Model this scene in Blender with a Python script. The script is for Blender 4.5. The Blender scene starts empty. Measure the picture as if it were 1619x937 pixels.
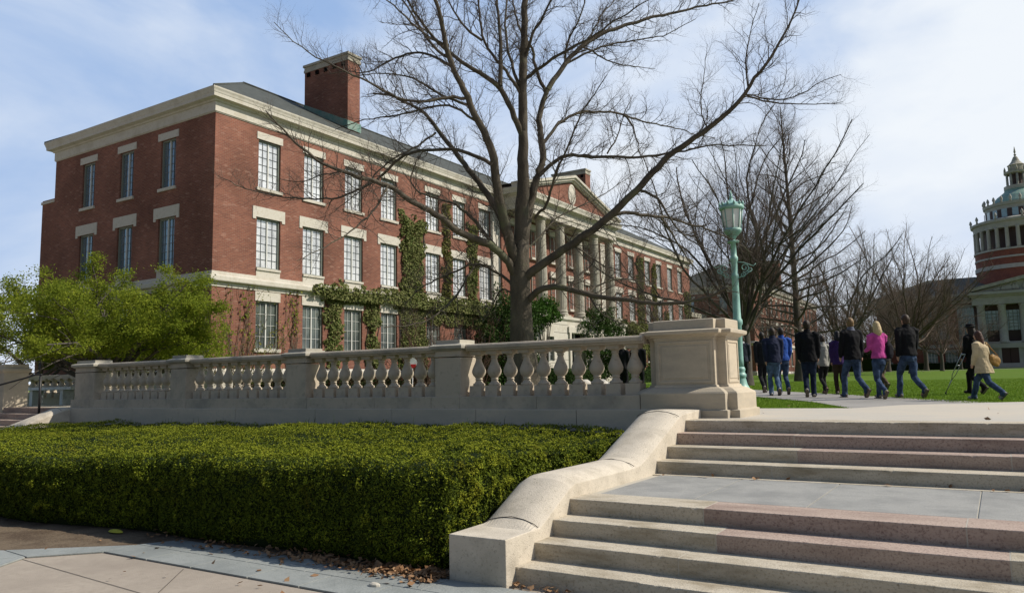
import bpy, bmesh, math, random
import numpy as np
from mathutils import Vector, Matrix, noise as mnoise

C = bpy.context.scene
COL = C.collection

# ---------------------------------------------------------------- camera
CAMH = 1.664
F_PX, YAW, PITCH, ROLL = 1215.4, -0.56134587, 0.110804, -0.01960986
FW = Vector((math.sin(YAW)*math.cos(PITCH), math.cos(YAW)*math.cos(PITCH), math.sin(PITCH)))
_r0 = Vector((math.cos(YAW), -math.sin(YAW), 0)); _u0 = _r0.cross(FW)
RI = _r0*math.cos(ROLL)+_u0*math.sin(ROLL)
UP = -_r0*math.sin(ROLL)+_u0*math.cos(ROLL)
cam = bpy.data.cameras.new('camera'); camo = bpy.data.objects.new('camera', cam); COL.objects.link(camo)
cam.sensor_width = 36; cam.sensor_fit = 'HORIZONTAL'; cam.lens = 36*F_PX/1619; cam.clip_end = 3000; cam.clip_start = 0.05
m = Matrix.Identity(4)
for i in range(3):
    m[i][0] = RI[i]; m[i][1] = UP[i]; m[i][2] = -FW[i]
m[2][3] = CAMH
camo.matrix_world = m
C.camera = camo

# ---------------------------------------------------------------- sun and sky
SUN = Vector((1.0, 0.50, 1.02)).normalized()
SEL = math.asin(SUN.z); SAZ = math.atan2(SUN.x, SUN.y)
sl = bpy.data.lights.new('sun', 'SUN'); sl.energy = 5.0; sl.angle = math.radians(0.55); sl.color = (1.0, 0.92, 0.79)
so = bpy.data.objects.new('sun', sl); COL.objects.link(so); so.rotation_euler = SUN.to_track_quat('Z', 'Y').to_euler(); so.location = (20, 10, 40)
W = bpy.data.worlds.new("World"); C.world = W; W.use_nodes = True
nt = W.node_tree; N = nt.nodes; L = nt.links; N.clear()
out = N.new('ShaderNodeOutputWorld'); bg = N.new('ShaderNodeBackground'); L.new(bg.outputs[0], out.inputs[0])
sky = N.new('ShaderNodeTexSky'); sky.sky_type = 'NISHITA'; sky.sun_disc = False
sky.sun_elevation = SEL; sky.sun_rotation = SAZ; sky.air_density = 1.0; sky.dust_density = 1.6; sky.ozone_density = 0.8
bg.inputs[1].default_value = 0.080
tc = N.new('ShaderNodeTexCoord'); mp = N.new('ShaderNodeMapping'); mp.inputs['Scale'].default_value = (1.0, 1.0, 2.4)
mp.inputs['Rotation'].default_value = (0.0, 0.12, 0.3)
L.new(tc.outputs['Generated'], mp.inputs[0])
n1 = N.new('ShaderNodeTexNoise'); n1.inputs['Scale'].default_value = 1.9; n1.inputs['Detail'].default_value = 7; n1.inputs['Roughness'].default_value = 0.55; n1.inputs['Distortion'].default_value = 0.5
L.new(mp.outputs[0], n1.inputs['Vector'])
# more cloud veil towards the +X side and the horizon
sep = N.new('ShaderNodeSeparateXYZ'); L.new(tc.outputs['Generated'], sep.inputs[0])
ma = N.new('ShaderNodeMath'); ma.operation = 'MULTIPLY_ADD'; L.new(sep.outputs[0], ma.inputs[0]); ma.inputs[1].default_value = 0.26; ma.inputs[2].default_value = 0.455
mb_ = N.new('ShaderNodeMath'); mb_.operation = 'MULTIPLY_ADD'; L.new(sep.outputs[2], mb_.inputs[0]); mb_.inputs[1].default_value = -0.62; L.new(ma.outputs[0], mb_.inputs[2])
ad = N.new('ShaderNodeMath'); ad.operation = 'ADD'; L.new(n1.outputs[0], ad.inputs[0]); L.new(mb_.outputs[0], ad.inputs[1])
cr = N.new('ShaderNodeMapRange'); cr.inputs[1].default_value = 0.36; cr.inputs[2].default_value = 0.80; cr.inputs[3].default_value = 0.0; cr.interpolation_type = 'SMOOTHSTEP'
L.new(ad.outputs[0], cr.inputs[0])
# unseen sky behind the viewer left without veil, to weaken fill on shaded faces
yr = N.new('ShaderNodeMapRange'); yr.inputs[1].default_value = -0.35; yr.inputs[2].default_value = 0.25; yr.inputs[3].default_value = 0.0; L.new(sep.outputs[1], yr.inputs[0])
ym = N.new('ShaderNodeMath'); ym.operation = 'MULTIPLY'; L.new(cr.outputs[0], ym.inputs[0]); L.new(yr.outputs[0], ym.inputs[1])
mx = N.new('ShaderNodeMix'); mx.data_type = 'RGBA'
vm = N.new('ShaderNodeMath'); vm.operation = 'MULTIPLY'; L.new(yr.outputs[0], vm.inputs[0]); vm.inputs[1].default_value = 0.8
v2 = N.new('ShaderNodeMix'); v2.data_type = 'RGBA'; L.new(vm.outputs[0], v2.inputs[0]); L.new(sky.outputs[0], v2.inputs[6]); v2.inputs[7].default_value = (4.6, 6.9, 11.2, 1)
L.new(ym.outputs[0], mx.inputs[0]); L.new(v2.outputs[2], mx.inputs[6]); mx.inputs[7].default_value = (11.4, 12.1, 13.0, 1)
n2 = N.new('ShaderNodeTexNoise'); n2.inputs['Scale'].default_value = 3.4; n2.inputs['Detail'].default_value = 6; L.new(mp.outputs[0], n2.inputs['Vector'])
r2 = N.new('ShaderNodeMapRange'); r2.inputs[1].default_value = 0.38; r2.inputs[2].default_value = 0.62; L.new(n2.outputs[0], r2.inputs[0])
cm2 = N.new('ShaderNodeMix'); cm2.data_type = 'RGBA'; cm2.inputs[6].default_value = (8.6, 9.7, 11.5, 1); cm2.inputs[7].default_value = (11.0, 11.6, 12.3, 1); L.new(r2.outputs[0], cm2.inputs[0]); L.new(cm2.outputs[2], mx.inputs[7])
L.new(mx.outputs[2], bg.inputs[0])
C.view_settings.view_transform = 'Standard'; C.view_settings.look = 'None'; C.view_settings.gamma = 1
C.view_settings.exposure = 0.0; C.view_settings.use_curve_mapping = False
C.render.engine = 'CYCLES'
C.cycles.max_bounces = 5; C.cycles.diffuse_bounces = 3; C.cycles.glossy_bounces = 3; C.cycles.transparent_max_bounces = 8

# ---------------------------------------------------------------- helpers
T = 1.12
def gz(y): return T + max(0.0, y-16.5)*0.0095
def ray(px, py): return FW + RI*((px-809.5)/F_PX) - UP*((py-468.5)/F_PX)
O = Vector((0, 0, CAMH))
def at_w(px, py, w): return O + ray(px, py)*w
def at_x(px, py, x): r = ray(px, py); return O + r*(x/r.x)
def at_y(px, py, y): r = ray(px, py); return O + r*(y/r.y)
def at_g(px, py):
    z = T
    for i in range(30):
        r = ray(px, py); P = O + r*((z-CAMH)/r.z); z = gz(P.y)
    return P
rnd = random.Random(7)

class MB:
    def __init__(s): s.v = []; s.f = []; s.m = []; s.sm = []
    def add(s, vs, fs, mi=0, sm=False):
        b = len(s.v); s.v += [tuple(v) for v in vs]
        for f in fs: s.f.append([b+i for i in f]); s.m.append(mi); s.sm.append(sm)
    def box(s, x0, x1, y0, y1, z0, z1, mi=0):
        s.add([(x0,y0,z0),(x1,y0,z0),(x1,y1,z0),(x0,y1,z0),(x0,y0,z1),(x1,y0,z1),(x1,y1,z1),(x0,y1,z1)],
              [(0,3,2,1),(4,5,6,7),(0,1,5,4),(1,2,6,5),(2,3,7,6),(3,0,4,7)], mi)
    def quad(s, a, b, c, d, mi=0): s.add([a, b, c, d], [(0,1,2,3)], mi)
    def loft(s, loops, mi=0, cap=True, sm=False):
        n = len(loops[0]); vs = [p for l in loops for p in l]; fs = []
        for i in range(len(loops)-1):
            for j in range(n):
                k = (j+1) % n; fs.append((i*n+j, i*n+k, (i+1)*n+k, (i+1)*n+j))
        if cap: fs.append(tuple(reversed(range(n)))); fs.append(tuple((len(loops)-1)*n+j for j in range(n)))
        s.add(vs, fs, mi, sm)
    def prism(s, poly, z0, z1, mi=0): s.loft([[(x,y,z0) for x,y in poly], [(x,y,z1) for x,y in poly]], mi)
    def lathe(s, c, prof, n=16, mi=0, sm=True):
        s.loft([[(c[0]+r*math.cos(2*math.pi*j/n), c[1]+r*math.sin(2*math.pi*j/n), c[2]+z) for j in range(n)] for r, z in prof], mi, True, sm)
    def tube(s, pts, rad, n=6, mi=0, sm=True, cap=True):
        pts = [Vector(p) for p in pts]; loops = []
        if not hasattr(rad, '__len__'): rad = [rad]*len(pts)
        t = (pts[1]-pts[0]).normalized()
        a = t.cross(Vector((0.3,0.2,1))) if abs(t.z) < 0.9 else t.cross(Vector((1,0.1,0)))
        a.normalize()
        for i, p in enumerate(pts):
            t = (pts[min(i+1,len(pts)-1)]-pts[max(i-1,0)]).normalized()
            a = (a - t*a.dot(t)).normalized(); b = t.cross(a)
            loops.append([tuple(p + a*(rad[i]*math.cos(2*math.pi*j/n)) + b*(rad[i]*math.sin(2*math.pi*j/n))) for j in range(n)])
        s.loft(loops, mi, cap, sm)
    def mesh(s, name):
        me = bpy.data.meshes.new(name); me.from_pydata(s.v, [], s.f)
        me.polygons.foreach_set('material_index', s.m); me.polygons.foreach_set('use_smooth', s.sm); me.update(); return me
    def build(s, name, mats, parent=None, bevel=0, loc=None):
        me = s.mesh(name)
        return link(name, me, mats, parent, bevel, loc)

def link(name, me, mats, parent=None, bevel=0, loc=None):
    if not isinstance(mats, (list, tuple)): mats = [mats]
    if len(me.materials) == 0:
        for q in mats: me.materials.append(q)
    o = bpy.data.objects.new(name, me); COL.objects.link(o)
    if parent: o.parent = parent
    if loc is not None: o.location = loc
    if bevel:
        b = o.modifiers.new('bevel', 'BEVEL'); b.width = bevel; b.segments = 2; b.limit_method = 'ANGLE'; b.angle_limit = math.radians(40)
    return o
def tag(o, label, cat, group=None, kind=None):
    o['label'] = label; o['category'] = cat
    if group: o['group'] = group
    if kind: o['kind'] = kind
    return o
def empty(name, loc, label, cat, group=None, rz=0):
    o = bpy.data.objects.new(name, None); COL.objects.link(o); o.location = loc; o.rotation_euler.z = rz
    o.empty_display_size = 0.2
    return tag(o, label, cat, group)
def np_mesh(name, verts, faces, nper):
    """fast mesh from numpy arrays, all faces with nper corners"""
    me = bpy.data.meshes.new(name); nf = len(faces)
    me.vertices.add(len(verts)); me.vertices.foreach_set('co', np.asarray(verts, np.float32).ravel())
    me.loops.add(nf*nper); me.loops.foreach_set('vertex_index', np.asarray(faces, np.int32).ravel())
    me.polygons.add(nf); me.polygons.foreach_set('loop_start', np.arange(0, nf*nper, nper, dtype=np.int32))
    me.update(calc_edges=True); me.validate(); return me

# ---------------------------------------------------------------- materials
def mat(name, col, rough=0.85, spec=0.3, noise=None, noise2=None, bump=None, metal=0, rnd_leaf=None, coord='Object', ior=None):
    """noise=(scale, colour2, lo, hi); noise2 the same on top; bump=(scale, strength)"""
    M = bpy.data.materials.new(name); M.use_nodes = True; nt = M.node_tree; N = nt.nodes; L = nt.links
    b = N['Principled BSDF']; b.inputs['Roughness'].default_value = rough; b.inputs['Specular IOR Level'].default_value = spec
    b.inputs['Metallic'].default_value = metal; b.inputs['Base Color'].default_value = (*col, 1)
    if ior: b.inputs['IOR'].default_value = ior
    tc = N.new('ShaderNodeTexCoord')
    cur = None
    for nz in (noise, noise2):
        if not nz: continue
        t = N.new('ShaderNodeTexNoise'); sc = nz[0]
        if hasattr(sc, '__len__'):
            mp = N.new('ShaderNodeMapping'); mp.inputs['Scale'].default_value = sc; L.new(tc.outputs[coord], mp.inputs[0]); L.new(mp.outputs[0], t.inputs['Vector']); t.inputs['Scale'].default_value = 1
        else:
            L.new(tc.outputs[coord], t.inputs['Vector']); t.inputs['Scale'].default_value = sc
        t.inputs['Detail'].default_value = 6; t.inputs['Roughness'].default_value = 0.65
        r = N.new('ShaderNodeMapRange'); r.inputs[1].default_value = nz[2]; r.inputs[2].default_value = nz[3]; L.new(t.outputs[0], r.inputs[0])
        x = N.new('ShaderNodeMix'); x.data_type = 'RGBA'; L.new(r.outputs[0], x.inputs[0])
        if cur is None: x.inputs[6].default_value = (*col, 1)
        else: L.new(cur, x.inputs[6])
        x.inputs[7].default_value = (*nz[1], 1); cur = x.outputs[2]
    if rnd_leaf:
        g = N.new('ShaderNodeNewGeometry'); x = N.new('ShaderNodeMix'); x.data_type = 'RGBA'; L.new(g.outputs['Random Per Island'], x.inputs[0])
        if cur is None: x.inputs[6].default_value = (*col, 1)
        else: L.new(cur, x.inputs[6])
        x.inputs[7].default_value = (*rnd_leaf, 1); cur = x.outputs[2]
    if cur is not None: L.new(cur, b.inputs['Base Color'])
    if bump:
        t = N.new('ShaderNodeTexNoise'); t.inputs['Scale'].default_value = bump[0]; t.inputs['Detail'].default_value = 8; L.new(tc.outputs[coord], t.inputs['Vector'])
        u = N.new('ShaderNodeBump'); u.inputs['Strength'].default_value = bump[1]; u.inputs['Distance'].default_value = 0.02; L.new(t.outputs[0], u.inputs['Height']); L.new(u.outputs[0], b.inputs['Normal'])
    return M

def leaf_mat(name, c1, c2, trans=0.35, rough=0.6):
    M = mat(name, c1, rough+.15, 0.07, rnd_leaf=c2, noise=(0.8, tuple(0.5*(a+b) for a, b in zip(c1, c2)), 0.4, 0.6), noise2=(3.1, (c1[0]*.85+.012, c1[1]*.62, c1[2]*.9), 0.56, 0.74))
    nt = M.node_tree; N = nt.nodes; L = nt.links; b = N['Principled BSDF']; o = N['Material Output']
    src = b.inputs['Base Color'].links[0].from_socket
    t = N.new('ShaderNodeBsdfTranslucent'); L.new(src, t.inputs[0]); x = N.new('ShaderNodeMixShader'); x.inputs[0].default_value = trans
    L.new(b.outputs[0], x.inputs[1]); L.new(t.outputs[0], x.inputs[2]); L.new(x.outputs[0], o.inputs[0])
    return M

def brick_mat(name, c1, c2, mortar):
    M = bpy.data.materials.new(name); M.use_nodes = True; nt = M.node_tree; N = nt.nodes; L = nt.links; b = N['Principled BSDF']
    b.inputs['Roughness'].default_value = 0.9; b.inputs['Specular IOR Level'].default_value = 0.2
    tc = N.new('ShaderNodeTexCoord'); s = N.new('ShaderNodeSeparateXYZ'); L.new(tc.outputs['Object'], s.inputs[0])
    a = N.new('ShaderNodeMath'); a.operation = 'ADD'; L.new(s.outputs[0], a.inputs[0]); L.new(s.outputs[1], a.inputs[1])
    cb = N.new('ShaderNodeCombineXYZ'); L.new(a.outputs[0], cb.inputs[0]); L.new(s.outputs[2], cb.inputs[1])
    br = N.new('ShaderNodeTexBrick'); L.new(cb.outputs[0], br.inputs['Vector']); br.inputs['Scale'].default_value = 1
    br.inputs['Brick Width'].default_value = 0.21; br.inputs['Row Height'].default_value = 0.07; br.inputs['Mortar Size'].default_value = 0.006
    br.inputs['Color1'].default_value = (*c1, 1); br.inputs['Color2'].default_value = (*c2, 1); br.inputs['Mortar'].default_value = (*mortar, 1); br.inputs['Bias'].default_value = -0.1
    n = N.new('ShaderNodeTexNoise'); L.new(tc.outputs['Object'], n.inputs['Vector']); n.inputs['Scale'].default_value = 0.45; n.inputs['Detail'].default_value = 8
    r = N.new('ShaderNodeMapRange'); L.new(n.outputs[0], r.inputs[0]); r.inputs[1].default_value = 0.3; r.inputs[2].default_value = 0.7; r.inputs[3].default_value = 0.68; r.inputs[4].default_value = 1.2
    x = N.new('ShaderNodeMix'); x.data_type = 'RGBA'; x.blend_type = 'MULTIPLY'; x.inputs[0].default_value = 1; L.new(br.outputs[0], x.inputs[6]); L.new(r.outputs[0], x.inputs[7])
    # a few pale and dark odd bricks
    v = N.new('ShaderNodeTexVoronoi'); mpv = N.new('ShaderNodeMapping'); mpv.inputs['Scale'].default_value = (4.8, 14.3, 1); L.new(cb.outputs[0], mpv.inputs[0]); L.new(mpv.outputs[0], v.inputs['Vector']); v.inputs['Scale'].default_value = 1
    sp = N.new('ShaderNodeSeparateXYZ'); L.new(v.outputs['Color'], sp.inputs[0])
    g = N.new('ShaderNodeMapRange'); L.new(sp.outputs[0], g.inputs[0]); g.inputs[1].default_value = 0.93; g.inputs[2].default_value = 0.96; g.inputs[4].default_value = 0.35
    y = N.new('ShaderNodeMix'); y.data_type = 'RGBA'; L.new(g.outputs[0], y.inputs[0]); L.new(x.outputs[2], y.inputs[6]); y.inputs[7].default_value = (0.36, 0.22, 0.17, 1)
    L.new(y.outputs[2], b.inputs['Base Color'])
    bm = N.new('ShaderNodeBump'); bm.inputs['Strength'].default_value = 0.4; bm.inputs['Distance'].default_value = 0.008; L.new(br.outputs['Fac'], bm.inputs['Height']); bm.invert = True; L.new(bm.outputs[0], b.inputs['Normal'])
    return M

M = {}
M['brick'] = brick_mat('red_brick', (0.235,0.094,0.064), (0.168,0.066,0.049), (0.24,0.165,0.125))
M['brick_far'] = mat('red_brick_far', (0.22,0.075,0.048), noise=(1.2, (0.16,0.055,0.04), 0.4, 0.65))
M['lime'] = mat('limestone', (0.54,0.51,0.45), 0.85, 0.25, noise=(1.3, (0.40,0.36,0.29), 0.5, 0.75), noise2=(9, (0.47,0.43,0.35), 0.5, 0.7), bump=(30, 0.15))
M['lime_old'] = mat('weathered_limestone', (0.43,0.40,0.33), 0.9, 0.2, noise=(1.1, (0.26,0.25,0.22), 0.42, 0.66), noise2=(14, (0.33,0.30,0.24), 0.5, 0.75), bump=(40, 0.25))
M['balu'] = mat('balustrade_stone', (0.50,0.43,0.34), 0.9, 0.2, noise=(1.3, (0.33,0.30,0.25), 0.46, 0.68), noise2=(11, (0.30,0.26,0.21), 0.55, 0.8), bump=(60, 0.3))
M['plinth'] = mat('grey_plinth_stone', (0.60,0.51,0.41), 0.9, 0.2, noise=((0.5,0.5,1.6), (0.45,0.405,0.34), 0.4, 0.65), noise2=(16, (0.48,0.43,0.36), 0.5, 0.75), bump=(60, 0.2))
M['ped'] = mat('pedestal_stone', (0.50,0.43,0.33), 0.9, 0.2, noise=((0.7,0.7,2.2), (0.36,0.32,0.255), 0.42, 0.66), noise2=(20, (0.40,0.35,0.27), 0.5, 0.8), bump=(70, 0.25))
M['step'] = mat('tan_step_stone', (0.50,0.445,0.355), 0.9, 0.12, noise=((1.6,3,7), (0.28,0.235,0.165), 0.46, 0.7), noise2=(52, (0.24,0.20,0.145), 0.52, 0.72), bump=(90, 0.4))
M['step_pink'] = mat('pink_step_granite', (0.42,0.33,0.275), 0.9, 0.15, noise=((1.2,3,6), (0.27,0.20,0.165), 0.44, 0.7), noise2=(52, (0.18,0.125,0.11), 0.50, 0.70), bump=(90, 0.3))
M['cheek'] = mat('cheek_wall_stone', (0.57,0.51,0.42), 0.9, 0.12, noise=(2.6, (0.40,0.355,0.285), 0.46, 0.74), noise2=(42, (0.27,0.235,0.18), 0.56, 0.74), bump=(90, 0.3))
M['joint'] = mat('mortar_joint', (0.42,0.39,0.33))
M['dark_joint'] = mat('dark_joint', (0.06,0.055,0.05))
M['landing'] = mat('bluestone_landing', (0.335,0.33,0.31), 0.9, 0.12, noise=(2.4, (0.245,0.245,0.235), 0.42, 0.66), noise2=(90, (0.20,0.20,0.19), 0.45, 0.72), bump=(80, 0.2))
M['blue'] = mat('bluestone_slab', (0.27,0.285,0.275), 0.85, 0.2, noise=(1.1, (0.19,0.205,0.20), 0.42, 0.62), noise2=(9, (0.22,0.235,0.225), 0.5, 0.7), bump=(50, 0.3))
M['conc'] = mat('tan_concrete', (0.36,0.31,0.255), 0.9, 0.15, noise=(0.9, (0.27,0.23,0.19), 0.40, 0.66), noise2=(14, (0.29,0.25,0.205), 0.5, 0.72), bump=(90, 0.25))
M['terrace'] = mat('terrace_concrete', (0.49,0.44,0.365), 0.9, 0.2, noise=(0.6, (0.43,0.405,0.36), 0.42, 0.66), noise2=(30, (0.42,0.395,0.35), 0.5, 0.8))
M['path'] = mat('grey_path', (0.30,0.285,0.265), 0.9, 0.2, noise=(0.7, (0.23,0.22,0.205), 0.42, 0.66), noise2=(25, (0.22,0.21,0.2), 0.5, 0.8))
M['soil'] = mat('bare_soil', (0.15,0.115,0.08), 0.95, 0.1, noise=(2.0, (0.09,0.065,0.045), 0.42, 0.62), noise2=(30, (0.22,0.17,0.12), 0.58, 0.75), bump=(25, 0.8))
M['lawn'] = mat('lawn_ground', (0.088,0.152,0.02), 0.95, 0.05, noise=(0.35, (0.11,0.165,0.024), 0.4, 0.66), noise2=(9, (0.07,0.125,0.018), 0.5, 0.7), bump=(60, 0.9))
M['slate'] = mat('roof_slate', (0.075,0.08,0.072), 0.85, 0.2, noise=((0.6,3,6), (0.05,0.056,0.05), 0.4, 0.62), noise2=(6, (0.10,0.11,0.105), 0.56, 0.75))
M['copper'] = mat('verdigris_copper', (0.21,0.29,0.25), 0.7, 0.3, noise=(3, (0.11,0.25,0.22), 0.45, 0.65))
M['lampgreen'] = mat('pale_green_paint', (0.26,0.47,0.415), 0.45, 0.5, noise=(5, (0.17,0.33,0.295), 0.45, 0.7), noise2=(40, (0.12,0.22,0.19), 0.62, 0.8))
M['lampglass'] = mat('frosted_lamp_glass', (0.74,0.75,0.73), 0.3, 0.5)
M['frame'] = mat('grey_green_window_paint', (0.20,0.22,0.19), 0.6, 0.4)
M['frame_white'] = mat('white_window_paint', (0.60,0.60,0.57), 0.6, 0.4)
M['mullion'] = mat('dark_glazing_bar', (0.16,0.17,0.18), 0.5, 0.4)
def pane_mat(name, c, c2, metal, rough=0.06, sc=(0.9, 0.9, 0.5)):
    m = mat(name, c, rough, 0.9, noise=(sc, c2, 0.4, 0.62), metal=metal, bump=(1.3, 0.12)); return m
M['pane'] = pane_mat('window_pane_blind_reflection', (0.80,0.82,0.84), (0.40,0.42,0.45), 0.25, 0.12, (1.3,1.3,0.6))  # pale blinds, with bright sky and darker tree reflections painted into the colour
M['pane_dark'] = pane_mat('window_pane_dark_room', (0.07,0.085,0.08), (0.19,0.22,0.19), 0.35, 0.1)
M['pane_sky'] = pane_mat('window_pane_sky_reflection', (0.22,0.30,0.36), (0.32,0.40,0.46), 0.6, 0.08)  # blue of the reflected sky put into the base colour
M['bark'] = mat('grey_bark', (0.115,0.10,0.078), 0.95, 0.1, noise=((3,3,1.2), (0.075,0.065,0.052), 0.42, 0.62), noise2=(1.2, (0.13,0.14,0.085), 0.55, 0.7), bump=(22, 0.9))
M['limb'] = mat('dark_limb_bark', (0.085,0.075,0.066), 0.95, 0.1, noise=(2, (0.13,0.115,0.09), 0.5, 0.7), bump=(22, 0.6))
M['twig'] = mat('brown_twigs', (0.125,0.095,0.078), 0.95, 0.1)
M['twig_red'] = mat('reddish_twigs', (0.135,0.085,0.068), 0.95, 0.1)
M['twig_tan'] = mat('tan_twigs', (0.15,0.115,0.085), 0.95, 0.1)
M['hedge'] = leaf_mat('yew_hedge_leaf', (0.17,0.21,0.016), (0.028,0.045,0.007), 0.07, 0.6)
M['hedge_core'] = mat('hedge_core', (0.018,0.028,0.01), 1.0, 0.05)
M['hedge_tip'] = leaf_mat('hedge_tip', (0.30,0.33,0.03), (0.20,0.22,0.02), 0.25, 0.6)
M['spring'] = leaf_mat('spring_leaf', (0.30,0.335,0.035), (0.13,0.18,0.02), 0.45, 0.6)
M['ivy'] = leaf_mat('ivy_leaf', (0.075,0.115,0.025), (0.19,0.19,0.075), 0.1, 0.5)
M['ivy_y'] = leaf_mat('yellowing_ivy_leaf', (0.24,0.22,0.03), (0.12,0.15,0.03), 0.25, 0.5)
M['evergreen'] = leaf_mat('evergreen_leaf', (0.025,0.05,0.014), (0.045,0.085,0.018), 0.1, 0.5)
M['burgundy'] = leaf_mat('burgundy_leaf', (0.06,0.02,0.018), (0.035,0.025,0.012), 0.15, 0.6)
M['grass'] = leaf_mat('grass_blade', (0.19,0.29,0.03), (0.12,0.21,0.022), 0.3, 0.6)
M['litter'] = mat('dry_leaf', (0.19,0.10,0.05), 0.9, 0.1, rnd_leaf=(0.30,0.19,0.11))
M['iron'] = mat('black_iron', (0.02,0.02,0.02), 0.5, 0.4)
M['bench'] = mat('pale_bench_stone', (0.72,0.72,0.73), 0.8, 0.3, noise=(4, (0.45,0.46,0.47), 0.5, 0.7))
M['lib'] = mat('library_limestone', (0.42,0.40,0.36), 0.9, 0.2, noise=(0.5, (0.33,0.315,0.285), 0.42, 0.66), noise2=(3, (0.37,0.355,0.32), 0.5, 0.7))
M['libwin'] = mat('library_window', (0.28,0.36,0.38), 0.15, 0.7, noise=(0.8, (0.2,0.27,0.29), 0.45, 0.6), metal=0.3)
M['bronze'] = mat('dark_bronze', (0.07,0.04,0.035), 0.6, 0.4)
M['door'] = mat('dark_brown_door', (0.055,0.025,0.02), 0.6, 0.4)
M['void'] = mat('dark_doorway', (0.008,0.008,0.008), 1, 0)
M['signw'] = mat('white_disc', (0.75,0.74,0.72)); M['signr'] = mat('red_disc', (0.55,0.03,0.03))

# ================================================================ GROUND
def sheet(name, poly, z, m, zf=None):
    me = bpy.data.meshes.new(name)
    vs = [(x, y, (zf(x, y) if zf else 0)+z) for x, y in poly]
    me.from_pydata(vs, [], [list(range(len(vs)))]); me.update()
    o = link(name, me, m); o['kind'] = 'structure'; return o
sheet('pavement', [(-400,-400),(400,-400),(400,10.9),(-400,10.9)], -0.012, M['conc'])
sheet('soil', [(-30,5.7),(-4.2,5.7),(-4.2,5.46),(-7.0,5.40),(-7.9,4.95),(-8.3,4.78),(-9.05,4.22),(-9.6,3.9),(-30,-6)][::-1], -0.004, M['soil'])
sheet('soil_bed', [(-19.5,10.5),(-4.1,10.5),(-4.1,5.6),(-19.5,5.6)][::-1], 0.0, M['soil'])
b = MB()
# bluestone border: slabs with fine joints
def slab(poly, z=0.006, mi=0, shrink=0.006):
    cx = sum(p[0] for p in poly)/len(poly); cy = sum(p[1] for p in poly)/len(poly)
    pp = []
    for x, y in poly:
        d = math.hypot(x-cx, y-cy); k = 1-shrink/d*1.4; pp.append((cx+(x-cx)*k, cy+(y-cy)*k))
    b.prism(pp, -0.01, z, mi)
xs = [-8.0,-7.25,-6.55,-5.75,-5.1,-4.4,-3.75,-3.0,-2.2,-1.4,-0.5,0.5]
for i in range(len(xs)-1):
    x0, x1 = xs[i], xs[i+1]; ym = 5.05; yt = 5.43
    slab([(x0, 4.66), (x1, 4.66), (x1, ym), (x0, ym)])
    xa, xb = x0+0.3, x1+0.3
    if xa < -7.0: slab([(x0, ym), (xb, ym), (xb, yt), (xa-0.1, yt)])
    else: slab([(xa, ym), (xb, ym), (xb, yt), (xa, yt)])
slab([(-8.0,4.66),(-8.0,5.02),(-9.05,4.2),(-8.48,4.14)]); slab([(-8.48,4.14),(-9.05,4.2),(-9.6,3.86),(-9.0,3.3)]); slab([(-8.15,3.6),(-8.48,4.14),(-9.0,3.3),(-8.6,3.0)])
slab([(-9.0,3.3),(-9.6,3.86),(-12.2,2.2),(-11.6,1.7)]); slab([(-8.6,3.0),(-9.0,3.3),(-11.6,1.7),(-11.2,1.3)])
o = b.build('bluestone_border', [M['blue']], bevel=0.003); o['kind'] = 'structure'
b = MB()
for a, c in (((-6.59,4.62),(-5.94,3.9)), ((-5.94,3.9),(-4.9,2.6)), ((-8.48,4.1),(-5.94,3.9)), ((-5.94,3.9),(-1.5,3.7)), ((-3.6,4.62),(-3.0,3.75))):
    d = Vector((c[0]-a[0], c[1]-a[1])); n = Vector((-d.y, d.x)).normalized()*0.0038
    b.quad((a[0]+n.x,a[1]+n.y,-0.008),(a[0]-n.x,a[1]-n.y,-0.008),(c[0]-n.x,c[1]-n.y,-0.008),(c[0]+n.x,c[1]+n.y,-0.008))
o = b.build('pavement_joints', [M['dark_joint']]); o['kind'] = 'structure'
# upper ground
b = MB(); ys = [10.9, 16.5, 40, 80, 160, 320, 900]
for i in range(len(ys)-1):
    b.quad((-500,ys[i],gz(ys[i])-0.02),(500,ys[i],gz(ys[i])-0.02),(500,ys[i+1],gz(ys[i+1])-0.02),(-500,ys[i+1],gz(ys[i+1])-0.02))
o = b.build('lawn', [M['lawn']]); o['kind'] = 'structure'
tp = [(-4.05,9.86),(60,9.86),(60,17.6),(0.7,17.4),(-0.25,16.75),(-1.55,15.55),(-2.11,14.05),(-3.5,13.93),(-7.0,13.9),(-7.0,11.2),(-4.05,11.2)]
sheet('terrace_paving', tp, T, M['terrace'])
near = [at_g(*p) for p in ((1352,645.5),(1288,634.6),(1190,625.7),(1120,619.5))]
far = [at_g(*p) for p in ((1545,637.5),(1436,630),(1317,622.4),(1189,615.2),(1150,613.3))]
near.insert(0, Vector((-1.9,14.0,0))); far.insert(0, Vector((-0.1,16.9,0)))
pl = [(p.x, p.y) for p in near]+[(p.x, p.y) for p in reversed(far)]
sheet('path', pl, -0.008, M['path'], lambda x, y: gz(y))
sheet('cross_path', [(-60,118),(60,118),(60,121),(-60,121)], 0.0, M['path'], lambda x, y: gz(y))

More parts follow.
